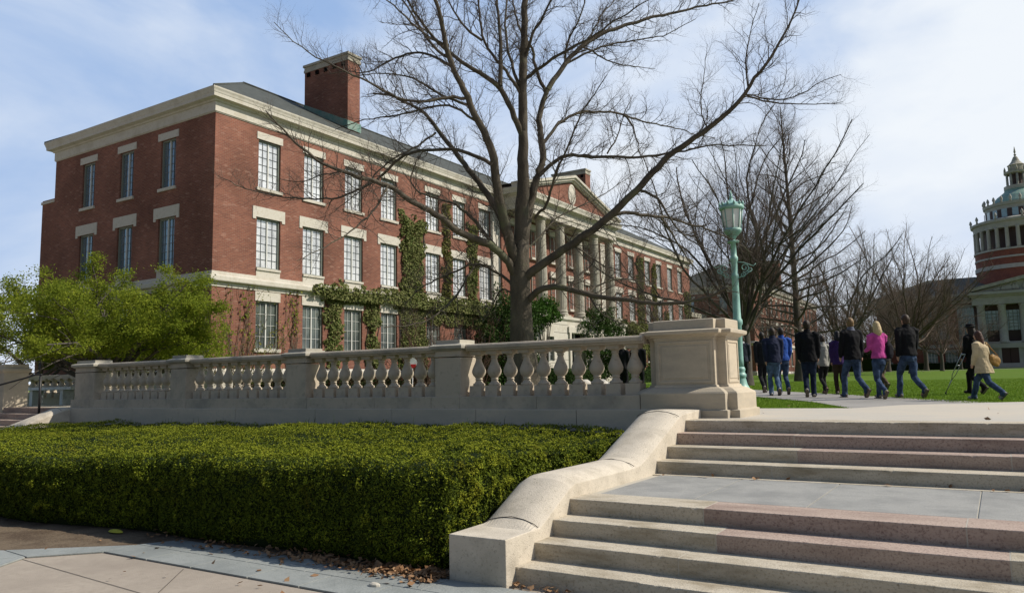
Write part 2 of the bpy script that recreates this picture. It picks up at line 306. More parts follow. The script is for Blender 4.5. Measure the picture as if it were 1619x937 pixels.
# ================================================================ STAIRCASES
YL = [5.587, 5.90, 6.232, 6.568]; YU = [8.77, 9.134, 9.487, 9.82]
def staircase(name, x0, x1, label, plan, dy=0, dz=0):
    r = empty(name, ((x0+x1)/2, 5.6, 0), label, 'stairs')
    rows = [(YL[0], YL[1]+.03, 0, .14), (YL[1], YL[2]+.03, .10, .28), (YL[2], YL[3]+.03, .24, .42), (YL[3], YL[3]+.42, .38, .56),
            (YU[0], YU[1]+.03, .54, .70), (YU[1], YU[2]+.03, .66, .84), (YU[2], YU[3]+.03, .80, .98), (YU[3], YU[3]+.42, .94, 1.124)]
    for i, (ya, yb, za, zb) in enumerate(rows):
        b = MB(); js, cols = plan[i]; xs = [x0]+js+[x1]
        rs = random.Random(i*7+3)
        for k in range(len(xs)-1):
            xa_, xb_ = xs[k]+(0.004 if k else 0), xs[k+1]-0.004; zt_ = zb-(0.0025 if k % 2 else 0)+rs.uniform(-.001,.001)
            nn = max(2, int((xb_-xa_)/0.035)); loops = []; wob = 0
            for q_ in range(nn+1):
                x_ = xa_+(xb_-xa_)*q_/nn; wob = wob*.8+rs.gauss(0,.0012); c_ = .005+abs(rs.gauss(0,.0022))+(rs.uniform(.008,.018) if rs.random() < .03 else 0)
                y_ = ya+wob*.6; loops.append([(x_,y_,za-.02),(x_,y_+.001,za+.03),(x_,y_,zt_-c_*1.1),(x_,y_+c_*.35,zt_-c_*.35),(x_,y_+c_*1.2,zt_+wob*.25),(x_,yb,zt_),(x_,yb,za-.02)])
            b.loft([l[::-1] for l in loops], cols[k])
        for j in js: b.box(j-0.0045, j+0.0045, ya-0.0005, yb-0.01, za, zb-0.0012, 2)
        o = b.build('step', [M['step'], M['step_pink'], M['joint']], r); o.matrix_parent_inverse = Matrix.Translation(-r.location)
    b = MB(); b.box(x0, x1, YL[3]+0.38, YU[0]+0.1, 0.3, 0.548, 1)
    xx = x0+0.1; w = [0.95,1.0,1.25,1.32,1.4,1.3,1.35]; k = 0
    while xx < x1-0.2:
        x2 = min(xx+w[k % 7], x1)
        b.prism([(xx+0.006, 7.0),(x2-0.006, 7.0),(x2-0.006, 8.62),(xx+0.006, 8.62)], 0.5, 0.557, 0); xx = x2; k += 1
    b.box(x0, x1, 8.63, YU[0]+0.05, 0.5, 0.5585, 2)
    o = b.build('landing', [M['landing'], M['joint'], M['step']], r, bevel=0.003); o.matrix_parent_inverse = Matrix.Translation(-r.location)
    r.location.y += dy; r.location.z += dz
    return r
def jx(px, py, y): return at_y(px, py, y).x
plan = [([jx(1010,905,YL[0]), 1.2, 3.4],[0,0,0,0]), ([jx(1072,885,YL[1]), 2.2],[0,0,0]), ([jx(1132,855,YL[2]), jx(1600,910,YL[2])],[0,1,0]),
        ([jx(1112,812,YL[3]), jx(1530,860,YL[3])],[0,1,1]), ([jx(1220,740,YU[0]), 0.2],[0,0,0]), ([jx(1260,720,YU[1]), jx(1600,735,YU[1])],[0,1,1]),
        ([jx(1256,700,YU[2]), 1.0],[1,1,1]), ([jx(1283,672,YU[3]), jx(1453,675,YU[3])],[0,0,0])]
staircase('staircase', -3.53, 7.0, 'wide tan and pink granite staircase with a grey landing, filling the lower right', plan)
staircase('staircase', -23.0, -20.15, 'small distant flight of steps at the far left beyond the hedge', [([-21.6],[1,1])]*8, .64, .12)
def cheek(name, xo, xi, label, grp, dy=0, dz=0):
    st = [(5.44,.38,0),(5.85,.385,.0),(6.0,.42,.03),(6.12,.48,.035),(6.58,.70,.035),(6.70,.73,.035),(8.10,.73,.035),(8.30,.745,.035),(8.45,.79,.035),(9.55,1.195,.035),(9.72,1.235,.03),(10.0,1.24,.02),(10.44,1.24,.0)]
    s = 1 if xi > xo else -1
    b = MB(); loops = []
    for y, z, h in st:
        e = h*1.3
        l = [(xo,y,-.05)]+[(xo+(xi-xo)*k/16,y,z-e+(h+e)*(1-abs(2*k/16-1)**3)) for k in range(17)]+[(xi,y,-.05)]
        if s > 0: l = l[::-1]
        loops.append(l)
    b.loft(loops)
    r = b.build('cheek_wall', [M['cheek']], bevel=0.008)
    tag(r, label, 'stair wall', grp)
    r.location = (0, dy, dz)
    for y, z in ((5.99,.423),(8.12,.737),(9.6,1.215)):
        j = MB(); pts = []
        for k, hh in ((0,-.03),(.05,-.005),(.16,.022),(.29,.037),(.42,.022),(.53,-.005),(.58,-.03)):
            pts.append((xo+s*k, y-0.02+0.03*math.sin(k*5.4), z+hh))
        j.tube(pts, 0.004, 5); j.build('joint', [M['dark_joint']], r)
    return r
cheek('cheek_wall', -4.11, -3.53, 'pale stepped stair side wall with a rounded top running beside the hedge', 'stair side walls')
b = MB(); b.box(-24.5,-20.15,10.75,13.2,1.0,1.238); tag(b.build('landing_slab', [M['terrace']]), 'pale paved landing at the top of the far left steps', 'paving', kind='structure')
cheek('cheek_wall', -19.55, -20.13, 'low sloping side wall of the small steps at the far left end of the hedge', 'stair side walls', .62, .0)

# ================================================================ BALUSTRADE
def offset_parent(o, r): o.matrix_parent_inverse = Matrix.Translation(-r.location)
bal = empty('stone_balustrade', (-11.8, 10.8, 0), 'long weathered stone balustrade on a grey plinth behind the clipped hedge', 'balustrade')
b = MB()
jxs = [-20.12,-18.3,-16.9,-15.2,-13.3,-11.0,-9.1,-7.3,-5.45,-4.1]
for i in range(len(jxs)-1): b.box(jxs[i]+.004, jxs[i+1]-.004, 10.42, 11.2, -.1, 1.235-(0.002 if i % 2 else 0))
b.box(-20.1, -4.12, 10.43, 11.19, -.09, 1.228, 1)
offset_parent(b.build('plinth', [M['plinth'], M['dark_joint']], bal, 0.005), bal)
b = MB(); jxs = [-19.75,-18.9,-17.4,-15.8,-15.1,-13.4,-12.0,-11.35,-9.6,-8.3,-7.7,-6.2,-4.45]
for i in range(len(jxs)-1): b.box(jxs[i]+.003, jxs[i+1]-.003, 10.52+(0.003 if i % 3 == 1 else 0), 11.08, 1.20, 1.44)
b.box(-19.74, -4.46, 10.53, 11.07, 1.21, 1.435, 1)
offset_parent(b.build('base_course', [M['balu'], M['joint']], bal, 0.006), bal)
PIERS = [-19.22,-15.45,-11.69,-7.97]
for x in PIERS:
    w = 0.43 if x < -19 else 0.27
    b = MB(); b.box(x-w, x+w, 10.56, 11.04, 1.436, 2.10); b.box(x-w-.012, x+w+.012, 10.548, 11.052, 2.115, 2.14)
    b.box(x-w-.0, x+w+.0, 10.562, 11.038, 2.13, 2.22)
    p = b.build('pier', [M['balu']], bal, 0.006); offset_parent(p, bal)
    c = MB(); c.loft([[(x-q, 10.8-r_, z), (x+q, 10.8-r_, z), (x+q, 10.8+r_, z), (x-q, 10.8+r_, z)] for q, r_, z in
        [(w+.02,.26,2.215),(w+.05,.29,2.245),(w+.075,.315,2.25),(w+.08,.32,2.30),(w+.055,.295,2.315),(w-.01,.23,2.335),(w-.02,.22,2.345),(w-.02,.22,2.40)]])
    c.build('cap', [M['lime_old']], p, 0.004)
rail = MB()
segs = [(PIERS[0]+.43, PIERS[1]-.27), (PIERS[1]+.27, PIERS[2]-.27), (PIERS[2]+.27, PIERS[3]-.27), (PIERS[3]+.27, -4.42)]
prof = [(-.15,2.195),(-.17,2.205),(-.17,2.225),(-.2,2.235),(-.205,2.285),(-.185,2.31),(-.1,2.32),(.1,2.32),(.185,2.31),(.205,2.285),(.2,2.235),(.17,2.225),(.17,2.205),(.15,2.195)]
for a, c in segs: rail.loft([[(a+.07, 10.8+y, z) for y, z in prof], [(c-.07 if c < -5 else c, 10.8+y, z) for y, z in prof]])
offset_parent(rail.build('top_rail', [M['balu']], bal, 0), bal)
bp = [(.05,0),(.086,.0),(.094,.012),(.094,.03),(.086,.042),(.066,.052),(.056,.075),(.05,.088),(.046,.095),(.056,.10),(.06,.108),(.056,.118),(.05,.124),(.062,.145),(.090,.175),(.106,.215),(.109,.245),(.101,.285),(.085,.325),(.068,.365),(.053,.405),(.046,.44),(.044,.462),(.052,.468),(.056,.476),(.052,.484),(.05,.50),(.062,.508),(.078,.52),(.082,.53),(.082,.535)]
b = MB(); b.box(-.108,.108,-.108,.108,0,.175)
b.lathe((0,0,.172), bp, 20); b.box(-.095,.095,-.095,.095,.70,.735); b.box(-.10,.10,-.10,.10,.735,.76)
bm_ = b.mesh('baluster'); bm_.materials.append(M['balu'])
for a, c in segs:
    n = 10; dx = (c-a)/(n+0.35)
    for k in range(n):
        o = bpy.data.objects.new('baluster', bm_); COL.objects.link(o); o.parent = bal; o.location = (a+dx*(k+0.68), 10.8, 1.438); o.scale = (1.08,1.08,1); offset_parent(o, bal)
        o.rotation_euler.z = rnd.choice((0, math.pi/2, math.pi))

# big pedestal with notched corners
def notch(x0, x1, y0, y1, n):
    return [(x0+n,y0),(x1-n,y0),(x1-n,y0+n),(x1,y0+n),(x1,y1-n),(x1-n,y1-n),(x1-n,y1),(x0+n,y1),(x0+n,y1-n),(x0,y1-n),(x0,y0+n),(x0+n,y0+n)]
def pedestal(x0, x1, y0, y1, parent, n=0.13):
    def P(d): return notch(x0+d, x1-d, y0+d, y1-d, n)
    def part(name, prof, bev=0.006):
        b = MB(); b.loft([[(x,y,z) for x, y in P(d)] for d, z in prof]); o = b.build(name, [M['ped']], parent, bev); offset_parent(o, parent); return o
    part('base', [(0,T-.02),(0,1.225),(.035,1.235),(.035,1.455),(.05,1.475),(.12,1.52),(.19,1.545),(.20,1.575)])
    part('shaft', [(.215,1.57),(.215,2.235)])
    part('cornice', [(.20,2.225),(.205,2.255),(.17,2.265),(.165,2.28),(.12,2.29),(.105,2.30),(.10,2.345),(.125,2.355),(.14,2.362)])
    part('top_block', [(.205,2.35),(.205,2.50),(.225,2.51)])
    # raised frames of the sunk panels
    d = .215; b = MB(); xa, xb, za, zb = x0+d+n+.03, x1-d-n-.03, 1.60, 2.20; yf = y0+d
    for (p, q, r_, s_) in ((xa,xb,zb-.035,zb),(xa,xb,za,za+.035),(xa,xa+.035,za+.035,zb-.035),(xb-.035,xb,za+.035,zb-.035)): b.box(p,q,yf-.012,yf+.01,r_,s_)
    ya, yb = y0+d+n+.05, y1-d-n-.05; xf = x1-d
    for (p, q, r_, s_) in ((ya,yb,zb-.03,zb),(ya,yb,za,za+.03),(ya,ya+.03,za+.03,zb-.03),(yb-.03,yb,za+.03,zb-.03)): b.box(xf-.01,xf+.012,p,q,r_,s_)
    b.box(xa+.07, xb-.07, yf-.008, yf+.01, za+.07, zb-.07); b.box(xf-.01, xf+.008, ya+.06, yb-.06, za+.06, zb-.06)
    o = b.build('panel_frame', [M['ped']], parent, 0.004); offset_parent(o, parent)
pr = empty('stone_pedestal', (-3.85, 11.1, T), 'massive panelled stone pedestal with notched corners at the top of the wide stairs', 'pedestal')
pedestal(-4.60, -3.03, 10.46, 11.75, pr)
pr = empty('stone_pier', (-23.6, 10.9, T), 'square sunlit stone pier with a moulded cap beside the far left steps', 'pier')
b = MB(); b.box(-24.3,-23.05,10.46,11.1,0.9,2.2); offset_parent(b.build('shaft', [M['ped']], pr, .01), pr)
b = MB(); b.loft([[(-23.68-q,10.78-r_,z),(-23.68+q,10.78-r_,z),(-23.68+q,10.78+r_,z),(-23.68-q,10.78+r_,z)] for q, r_, z in [(.64,.34,2.19),(.68,.38,2.24),(.68,.38,2.30),(.62,.32,2.32),(.62,.32,2.42)]])
offset_parent(b.build('cap', [M['ped']], pr, .005), pr)
b = MB(); b.box(-60,-23.1,10.6,11.2,-.1,1.12); tag(b.build('retaining_wall', [M['plinth']]), 'low grey retaining wall continuing left of the far steps', 'wall')
b = MB(); b.box(7.0,60,9.8,11.2,-.1,1.116); tag(b.build('retaining_wall', [M['plinth']]), 'low grey retaining wall right of the wide stairs', 'wall')
# handrail at the far left steps
hr = MB(); hr.tube([(-22.95,8.0,1.28),(-22.4,9.0,1.55),(-21.3,10.2,2.02),(-21.0,10.3,2.1),(-20.75,10.3,2.09)], 0.022, 8)
hp = hr.build('handrail', [M['iron']]); tag(hp, 'thin black iron handrail rising over the far left steps', 'handrail')
b = MB(); b.tube([(-20.8,10.3,1.1),(-20.8,10.3,2.09)], 0.03, 8); b.build('post', [M['iron']], hp)
# stone bench and low balustrade far left
bn = empty('stone_bench', (-28.4,14.3,T), 'pale stone bench seen between the far left pier and the balustrade', 'bench')
b = MB(); b.box(-30.4,-26.3,14.0,14.5,1.70,1.80); offset_parent(b.build('seat', [M['bench']], bn, .01), bn)
for x in (-29.0,-27.0):
    b = MB(); b.box(x-.1,x+.1,14.06,14.44,T-.02,1.70); offset_parent(b.build('leg', [M['bench']], bn, .01), bn)
rb = empty('low_balustrade', (-28.5,15.4,T), 'low dark balustrade of rounded openings behind the pale stone bench', 'balustrade')
b = MB(); b.box(-33.5,-24.0,15.25,15.55,2.12,2.26); b.box(-33.5,-24.0,15.3,15.5,T-.02,1.45)
offset_parent(b.build('rail', [M['balu']], rb, .01), rb)
for k in range(18):
    o = bpy.data.objects.new('baluster', bm_); COL.objects.link(o); o.parent = rb; o.location = (-33.2+k*.52,15.4,1.44); o.scale = (1.6,1.6,.9); offset_parent(o, rb)

# ================================================================ FOLIAGE HELPERS
rng = np.random.default_rng(3)
def leaf_cards(P, size, aspect=0.5, nrm=None, spread=1.0, szvar=0.4, fold=False):
    """one rhombic leaf per point, faces random or near the given normals"""
    n = len(P); a = rng.normal(size=(n,3)); 
    if nrm is not None: a = nrm + a*spread
    a /= np.linalg.norm(a, axis=1)[:,None]
    t = rng.normal(size=(n,3)); t -= a*(t*a).sum(1)[:,None]; t /= np.linalg.norm(t, axis=1)[:,None]; u = np.cross(a, t)
    s = size*(1+szvar*rng.uniform(-1,1,n))[:,None]
    V = np.empty((n,4,3)); V[:,0] = P-t*s*.5; V[:,1] = P+u*s*.5*aspect; V[:,2] = P+t*s*.5; V[:,3] = P-u*s*.5*aspect
    return V.reshape(-1,3), np.arange(n*4).reshape(n,4)
def leaves_obj(name, P, m, size, aspect=.5, nrm=None, spread=1.0, parent=None):
    v, f = leaf_cards(np.asarray(P), size, aspect, nrm, spread); me = np_mesh(name, v, f, 4); return link(name, me, m, parent)
def fnoise(P, sc, seed=0):
    return np.array([mnoise.noise(Vector((p[0]*sc+seed, p[1]*sc, p[2]*sc))) for p in P])
def sstep(a, b, x): t = np.clip((x-a)/(b-a), 0, 1); return t*t*(3-2*t)

# clipped hedge
def hz(x, y):
    base = .84+.05*sstep(-11.,-5.5,x)+(.03+.10*np.exp(-((x+10.5)/4.5)**2))*np.clip((y-5.5)/4.9,0,1)
    return base + .02*np.sin(x*1.7+y*.6)+.025*np.sin(x*.6-y*1.3)+.015*np.sin(x*3.1+y*2.3)
HX0, HX1, HY1 = -19.4, -4.28, 10.36
def hyf(x): return 5.50+.45*(1-np.sqrt(np.maximum(0,1-np.clip((x+5.0)/.74,0,1)**2)))-.30*sstep(-8.0,-11.5,x)*0 - .32*sstep(-7.5,-11.5,x)+.05*np.sin(x*1.9)
hed = empty('clipped_hedge', (-11.5,8,0), 'broad flat-topped clipped green yew hedge in front of the balustrade', 'hedge')
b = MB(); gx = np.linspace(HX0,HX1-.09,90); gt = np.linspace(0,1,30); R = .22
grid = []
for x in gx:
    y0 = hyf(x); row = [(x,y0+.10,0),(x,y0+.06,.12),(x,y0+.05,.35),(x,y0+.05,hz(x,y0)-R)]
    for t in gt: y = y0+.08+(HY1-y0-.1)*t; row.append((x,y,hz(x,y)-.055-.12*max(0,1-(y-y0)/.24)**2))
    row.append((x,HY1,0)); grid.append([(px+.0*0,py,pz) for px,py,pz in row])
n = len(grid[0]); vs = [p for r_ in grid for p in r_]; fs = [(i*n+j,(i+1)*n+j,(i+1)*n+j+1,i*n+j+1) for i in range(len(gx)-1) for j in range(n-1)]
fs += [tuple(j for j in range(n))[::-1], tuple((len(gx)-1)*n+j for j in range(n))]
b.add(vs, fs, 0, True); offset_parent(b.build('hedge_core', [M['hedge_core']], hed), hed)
def hedge_pts():
    P = []; Nn = []
    # top, denser near the camera
    n = 210000; x = rng.uniform(HX0,HX1,n); y = rng.uniform(5.0,HY1,n); keep = (y > hyf(x)+.02)
    keep &= rng.uniform(size=n) < np.clip(9.0/np.hypot(x,y), .35, 1)
    x = x[keep]; y = y[keep]; z = hz(x,y)
    e = np.minimum(np.minimum(y-hyf(x), HX1-x), .24)/.24; z -= .13*(1-e)**2
    P.append(np.c_[x,y,z]); Nn.append(np.tile([0,0,1.],(len(x),1)))
    n = 85000; x = rng.uniform(-15,HX1,n); z = rng.uniform(0.01,1,n)*hz(x,5.5); y = hyf(x)+.03-.03*np.sin(z/.9*3.1)+.08*(z<.12)*(1-z/.12)
    y += .13*np.clip((z/hz(x,5.5)-.76)/.24,0,1)**2
    P.append(np.c_[x,y,z]); Nn.append(np.tile([0,-1.,.2],(n,1)))
    n = 42000; y = rng.uniform(5.68,HY1,n); x = HX1-.02+.03*np.sin(y*3)+.03*np.sin(y*7.3); z = rng.uniform(.02,1,n)*hz(HX1,y)
    x -= .10*np.clip((z/.9-.8)/.2,0,1)**2
    P.append(np.c_[x,y,z]); Nn.append(np.tile([1.,0,.2],(n,1)))
    P = np.concatenate(P); Nn = np.concatenate(Nn)
    d = fnoise(P, 7.0); d2 = fnoise(P, 2.6, 9); d3 = fnoise(P, 17.0, 4)
    P = P + Nn*(d*.055+d2*.035+d3*.025+rng.normal(size=len(P))*.008)[:,None]
    return P, Nn, d, d2, d3
HP, HN, hd, hd2, hd3 = hedge_pts()
v, f = leaf_cards(HP, .029, .42, HN, .9); me = np_mesh('foliage', v, f, 4); o = link('foliage', me, M['hedge'], hed); offset_parent(o, hed)
sel = ((hd+hd3*.6+hd2*.5+rng.normal(size=len(HP))*.15) > np.where(HN[:,2] > .5, .02, np.where(HN[:,0] > .5, .35, .75)))  # pale new tips placed mostly on top and +X side, painting in sunlight
v, f = leaf_cards(HP[sel]+HN[sel]*.012, .025, .4, HN[sel], .8); me = np_mesh('sunlit_growth', v, f, 4); o = link('sunlit_growth', me, M['hedge_tip'], hed); offset_parent(o, hed)
# sprigs sticking up at the back
b = MB()
for k in range(60):
    x = rnd.uniform(-16,-4.5); y = rnd.uniform(9.6,10.3); z0 = float(hz(np.float64(x),np.float64(y))); h = rnd.uniform(.04,.15) if k > 3 else .2
    b.tube([(x,y,z0-.05),(x+rnd.uniform(-.02,.02),y,z0+h*.5),(x+rnd.uniform(-.05,.05),y,z0+h)], [.005,.004,.001], 4)
offset_parent(b.build('sprigs', [M['evergreen']], hed), hed)
# fallen leaves
n = 900; x = rng.uniform(-9,-4.15,n); x = -4.15-(x+4.15)**2*.0-(rng.exponential(1.1,n)); y = 5.40+rng.normal(size=n)*.11; keep = x > -8.5
P = np.c_[x,y,rng.uniform(.012,.045,n)][keep]
P2 = np.c_[rng.uniform(-3.5,-3.0,30),rng.normal(5.5,.03,30),rng.uniform(.012,.035,30)]
P3 = np.c_[rng.uniform(-9,1,60),rng.uniform(4.0,5.5,60),np.full(60,.014)]
P4 = np.c_[rng.uniform(-3.4,3,25),rng.uniform(8.5,8.75,25),np.full(25,.575)]
P5 = np.c_[rng.uniform(-4,3,14),rng.uniform(10.2,15,14),np.full(14,T+.012)]
o = leaves_obj('fallen_leaves', np.concatenate([P,P2,P3,P4,P5]), M['litter'], .06, .6, np.tile([0,0,1.],(len(P)+129,1)), .5)
tag(o, 'scattered dry brown leaves along the foot of the hedge and the steps', 'leaves', kind='stuff')
pp = at_g(0,0) if False else None
q = O + ray(183,839)*((0.02-CAMH)/ray(183,839).z)
b = MB(); b.loft([[(q.x+.13*math.cos(a)*k, q.y+.05*math.sin(a)*k, .012+h) for a in [i*math.pi/6 for i in range(12)]] for k, h in ((1,0),(.8,.02),(.3,.03))])
tag(b.build('plastic_scrap', [mat('yellow_scrap', (0.42,0.40,0.05))]), 'crumpled yellow-green scrap on the bare soil by the hedge', 'litter')
q = O + ray(592,923)*((0.02-CAMH)/ray(592,923).z)
b = MB(); b.loft([[(q.x+.06*math.cos(a)*k, q.y+.035*math.sin(a)*k, .004+h) for a in [i*math.pi/4 for i in range(8)]] for k, h in ((1,0),(.95,.02),(.5,.03))])
tag(b.build('stone_chip', [M['lime']], bevel=.004), 'small pale stone chip on the bluestone border near the hedge', 'stone')
# ================================================================ BUILDINGS
def wall_holes(b, axis, c, n, u0, u1, z0, z1, holes, depth=.22, mi=0, ri=0):
    """wall in plane axis=c ('x' or 'y'), outward normal sign n, rectangular holes (ua,ub,za,zb) with reveals going inwards"""
    us = sorted({u0,u1,*[h[0] for h in holes],*[h[1] for h in holes]}); zs = sorted({z0,z1,*[h[2] for h in holes],*[h[3] for h in holes]})
    P = (lambda u, z, d=0: (c-n*d, u, z)) if axis == 'x' else (lambda u, z, d=0: (u, c-n*d, z))
    flip = (n > 0) == (axis == 'x')
    def q(a, b_, c_, d, m): b.quad(*((a,b_,c_,d) if flip else (d,c_,b_,a)), m)
    for i in range(len(us)-1):
        for j in range(len(zs)-1):
            um, zm = (us[i]+us[i+1])/2, (zs[j]+zs[j+1])/2
            if any(h[0] < um < h[1] and h[2] < zm < h[3] for h in holes): continue
            q(P(us[i],zs[j]),P(us[i+1],zs[j]),P(us[i+1],zs[j+1]),P(us[i],zs[j+1]),mi)
    for ua, ub, za, zb in holes:
        q(P(ua,za),P(ua,zb),P(ua,zb,depth),P(ua,za,depth),ri); q(P(ub,zb),P(ub,za),P(ub,za,depth),P(ub,zb,depth),ri)
        q(P(ub,za),P(ua,za),P(ua,za,depth),P(ub,za,depth),ri); q(P(ua,zb),P(ub,zb),P(ub,zb,depth),P(ua,zb,depth),ri)
_wc = {}
def window_meshes(kind, w, h):
    """window in local coords: x across (0 centre), y outward negative, z up from the bottom of the opening"""
    k = (kind, round(w,2), round(h,2))
    if k in _wc: return _wc[k]
    hw = w/2; f = MB(); D = .13
    t = .07
    for x0, x1, z0, z1 in ((-hw,-hw+t,0,h),(hw-t,hw,0,h),(-hw+t,hw-t,h-t,h),(-hw+t,hw-t,0,t*.8)): f.box(x0,x1,D-.05,D+.06,z0,z1,0)
    # glazing: centre mullion and thin bars
    mi = 2 if kind in ('upper', 'side') else 1
    f.box(-.028,.028,D-.03,D+.03,t*.8,h-t,1)
    nx, nz = (2, 4) if kind == 'ground' else (2, 6)
    iw = hw-t
    for s in (-1, 1):
        for i in range(1, nx):
            x = s*(.028+(iw-.028)*i/nx); f.box(x-.007,x+.007,D-.006,D+.02,t*.8,h-t,mi)
    for j in range(1, nz):
        z = t*.8+(h-t*1.8)*j/nz; f.box(-iw,iw,D-.005,D+.018,z-.007,z+.007,mi)
    fm = f.mesh('window'); [fm.materials.append(M[q]) for q in ('frame','frame_white','mullion')]
    p = MB(); p.box(-iw-.01,iw+.01,D+.022,D+.04,t*.5,h-t*.5); pm = p.mesh('pane')
    pm.materials.append(M[{'upper':'pane','ground':'pane_dark','side':'pane_sky'}[kind]])
    _wc[k] = (fm, pm); return _wc[k]
def pmesh(name, me, parent, loc, rz):
    o = bpy.data.objects.new(name, me); COL.objects.link(o); o.parent = parent; o.location = loc; o.rotation_euler.z = rz; return o
def stone(name, w, h, d, proud, ears=0):
    k = (name, round(w,2), round(h,2), ears)
    if k in _wc: return _wc[k]
    b = MB(); b.box(-w/2,w/2,-proud,d,0,h)
    if ears:
        for s in (-1,1): b.box(s*(w/2-.085)-.085, s*(w/2-.085)+.085, -proud-.002, d-.01, -ears, .01)
    me = b.mesh(name); me.materials.append(M['lime']); _wc[k] = me; return me
def put_window(root, kind, axis, c, n, u, w, z0, z1, lint, ears=0, sill=(.13,1.5), panel=0, lw=None):
    """window > pane, lintel, sill under the building root (root sits at the origin)"""
    rz = (math.pi/2 if n > 0 else -math.pi/2) if axis == 'x' else (0 if n < 0 else math.pi)
    loc = (c, u, z0) if axis == 'x' else (u, c, z0)
    fm, pm = window_meshes(kind, w, z1-z0)
    wo = pmesh('window', fm, root, loc, rz); pmesh('pane', pm, wo, (0,0,0), 0)
    if lint: pmesh('lintel', stone('lintel', lw or w+.2, lint, .12, .03, ears), wo, (0,0,z1-z0+.001), 0)
    if panel: pmesh('apron', stone('apron', w-.004, panel, .2, .015), wo, (0,0,-panel-sill[0]+.005), 0)
    if sill: pmesh('sill', stone('sill', sill[1], sill[0], .15, .07), wo, (0,0,-sill[0]), 0)
    return wo
ZU, ZM, ZG = (10.27,12.42), (6.75,8.96), (3.28,5.33)
def brick_block(root, X, Yn, Yf, XL, wy, wx, far=False, skip=(), gskip=()):
    """brick block: long face at x=X from Yn to Yf, near end face at y=Yn from XL to X"""
    br = M['brick']
    holes = []
    for y in wy:
        for (za, zb), w in ((ZU,1.22),(ZM,1.3),(ZG,1.24)):
            if (za == ZG[0] and y in gskip): continue
            holes.append((y-w/2,y+w/2,za - (.46 if za == ZM[0] else 0),zb))
    hx = [(x-w/2,x+w/2,za-(.46 if za == ZM[0] else 0),zb) for x in wx for (za,zb), w in ((ZU,1.05),(ZM,1.15),(ZG,1.1))]
    b = MB(); wall_holes(b,'x',X,1,Yn,Yf,gz(Yn)-.3,13.0,holes); wall_holes(b,'y',Yn,-1,XL,X,gz(Yn)-.3,13.0,hx)
    b.quad((X,Yf,0.8),(XL,Yf,0.8),(XL,Yf,13.0),(X,Yf,13.0)); b.quad((XL,Yf,.8),(XL,Yn,.8),(XL,Yn,13.0),(XL,Yf,13.0))
    b.build('wall', [br], root)
    for y in wy:
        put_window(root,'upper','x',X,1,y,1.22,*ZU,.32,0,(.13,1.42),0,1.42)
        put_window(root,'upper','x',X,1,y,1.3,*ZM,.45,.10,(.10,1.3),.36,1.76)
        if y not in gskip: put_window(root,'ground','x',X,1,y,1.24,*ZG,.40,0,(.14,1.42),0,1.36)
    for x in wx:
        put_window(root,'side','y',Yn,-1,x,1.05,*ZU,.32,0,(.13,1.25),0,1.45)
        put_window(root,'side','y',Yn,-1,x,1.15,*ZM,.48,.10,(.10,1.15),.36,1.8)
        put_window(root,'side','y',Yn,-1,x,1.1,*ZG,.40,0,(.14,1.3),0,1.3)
    def ring(name, prof, m, closed=True, z_extra=None):
        b = MB(); loops = []
        for d, z in prof: loops.append([(XL-d,Yn-d,z),(X+d,Yn-d,z),(X+d,Yf+d,z),(XL-d,Yf+d,z)])
        b.loft(loops, 0, True); return b.build(name, [m], root)
    ring('frieze', [(-.1,12.985),(.03,12.99),(.03,13.02),(.06,13.03),(.06,13.44)], M['lime'])
    ring('cornice', [(.0,13.42),(.12,13.44),(.14,13.50),(.30,13.53),(.335,13.54),(.345,13.68),(.36,13.70),(.38,13.78),(.415,13.86),(.42,13.92),(.30,13.95)], M['lime'])
    # belt course, split at the mid windows' aprons is not needed: it runs below them
    ring('belt_course', [(-.1,5.75),(.035,5.755),(.035,5.93),(.10,5.95),(.20,5.97),(.215,6.0),(.215,6.16),(.19,6.20),(.04,6.24),(.035,6.385),(-.1,6.39)], M['lime'])
    ring('water_table', [(-.1,1.0),(.10,1.0),(.10,2.34),(.03,2.44),(-.1,2.46)], M['lime'])
    # hipped slate roof
    xm = (X+XL)/2; hw = (X-XL)/2; e = .40; z0 = 13.93; z1 = 17.68
    b = MB(); A = [(XL-e,Yn-e,z0),(X+e,Yn-e,z0),(X+e,Yf+e,z0),(XL-e,Yf+e,z0)]; r1 = (xm,Yn+hw,z1); r2 = (xm,Yf-hw,z1)
    b.add([*A,r1,r2], [(0,1,4),(1,2,5,4),(2,3,5),(3,0,4,5)]); b.build('roof', [M['slate']], root)
    b = MB(); b.tube([r1,r2],.09,6); b.tube([A[1],r1],.06,5); b.tube([A[0],r1],.06,5); b.build('ridge_cap', [M['slate']], root)
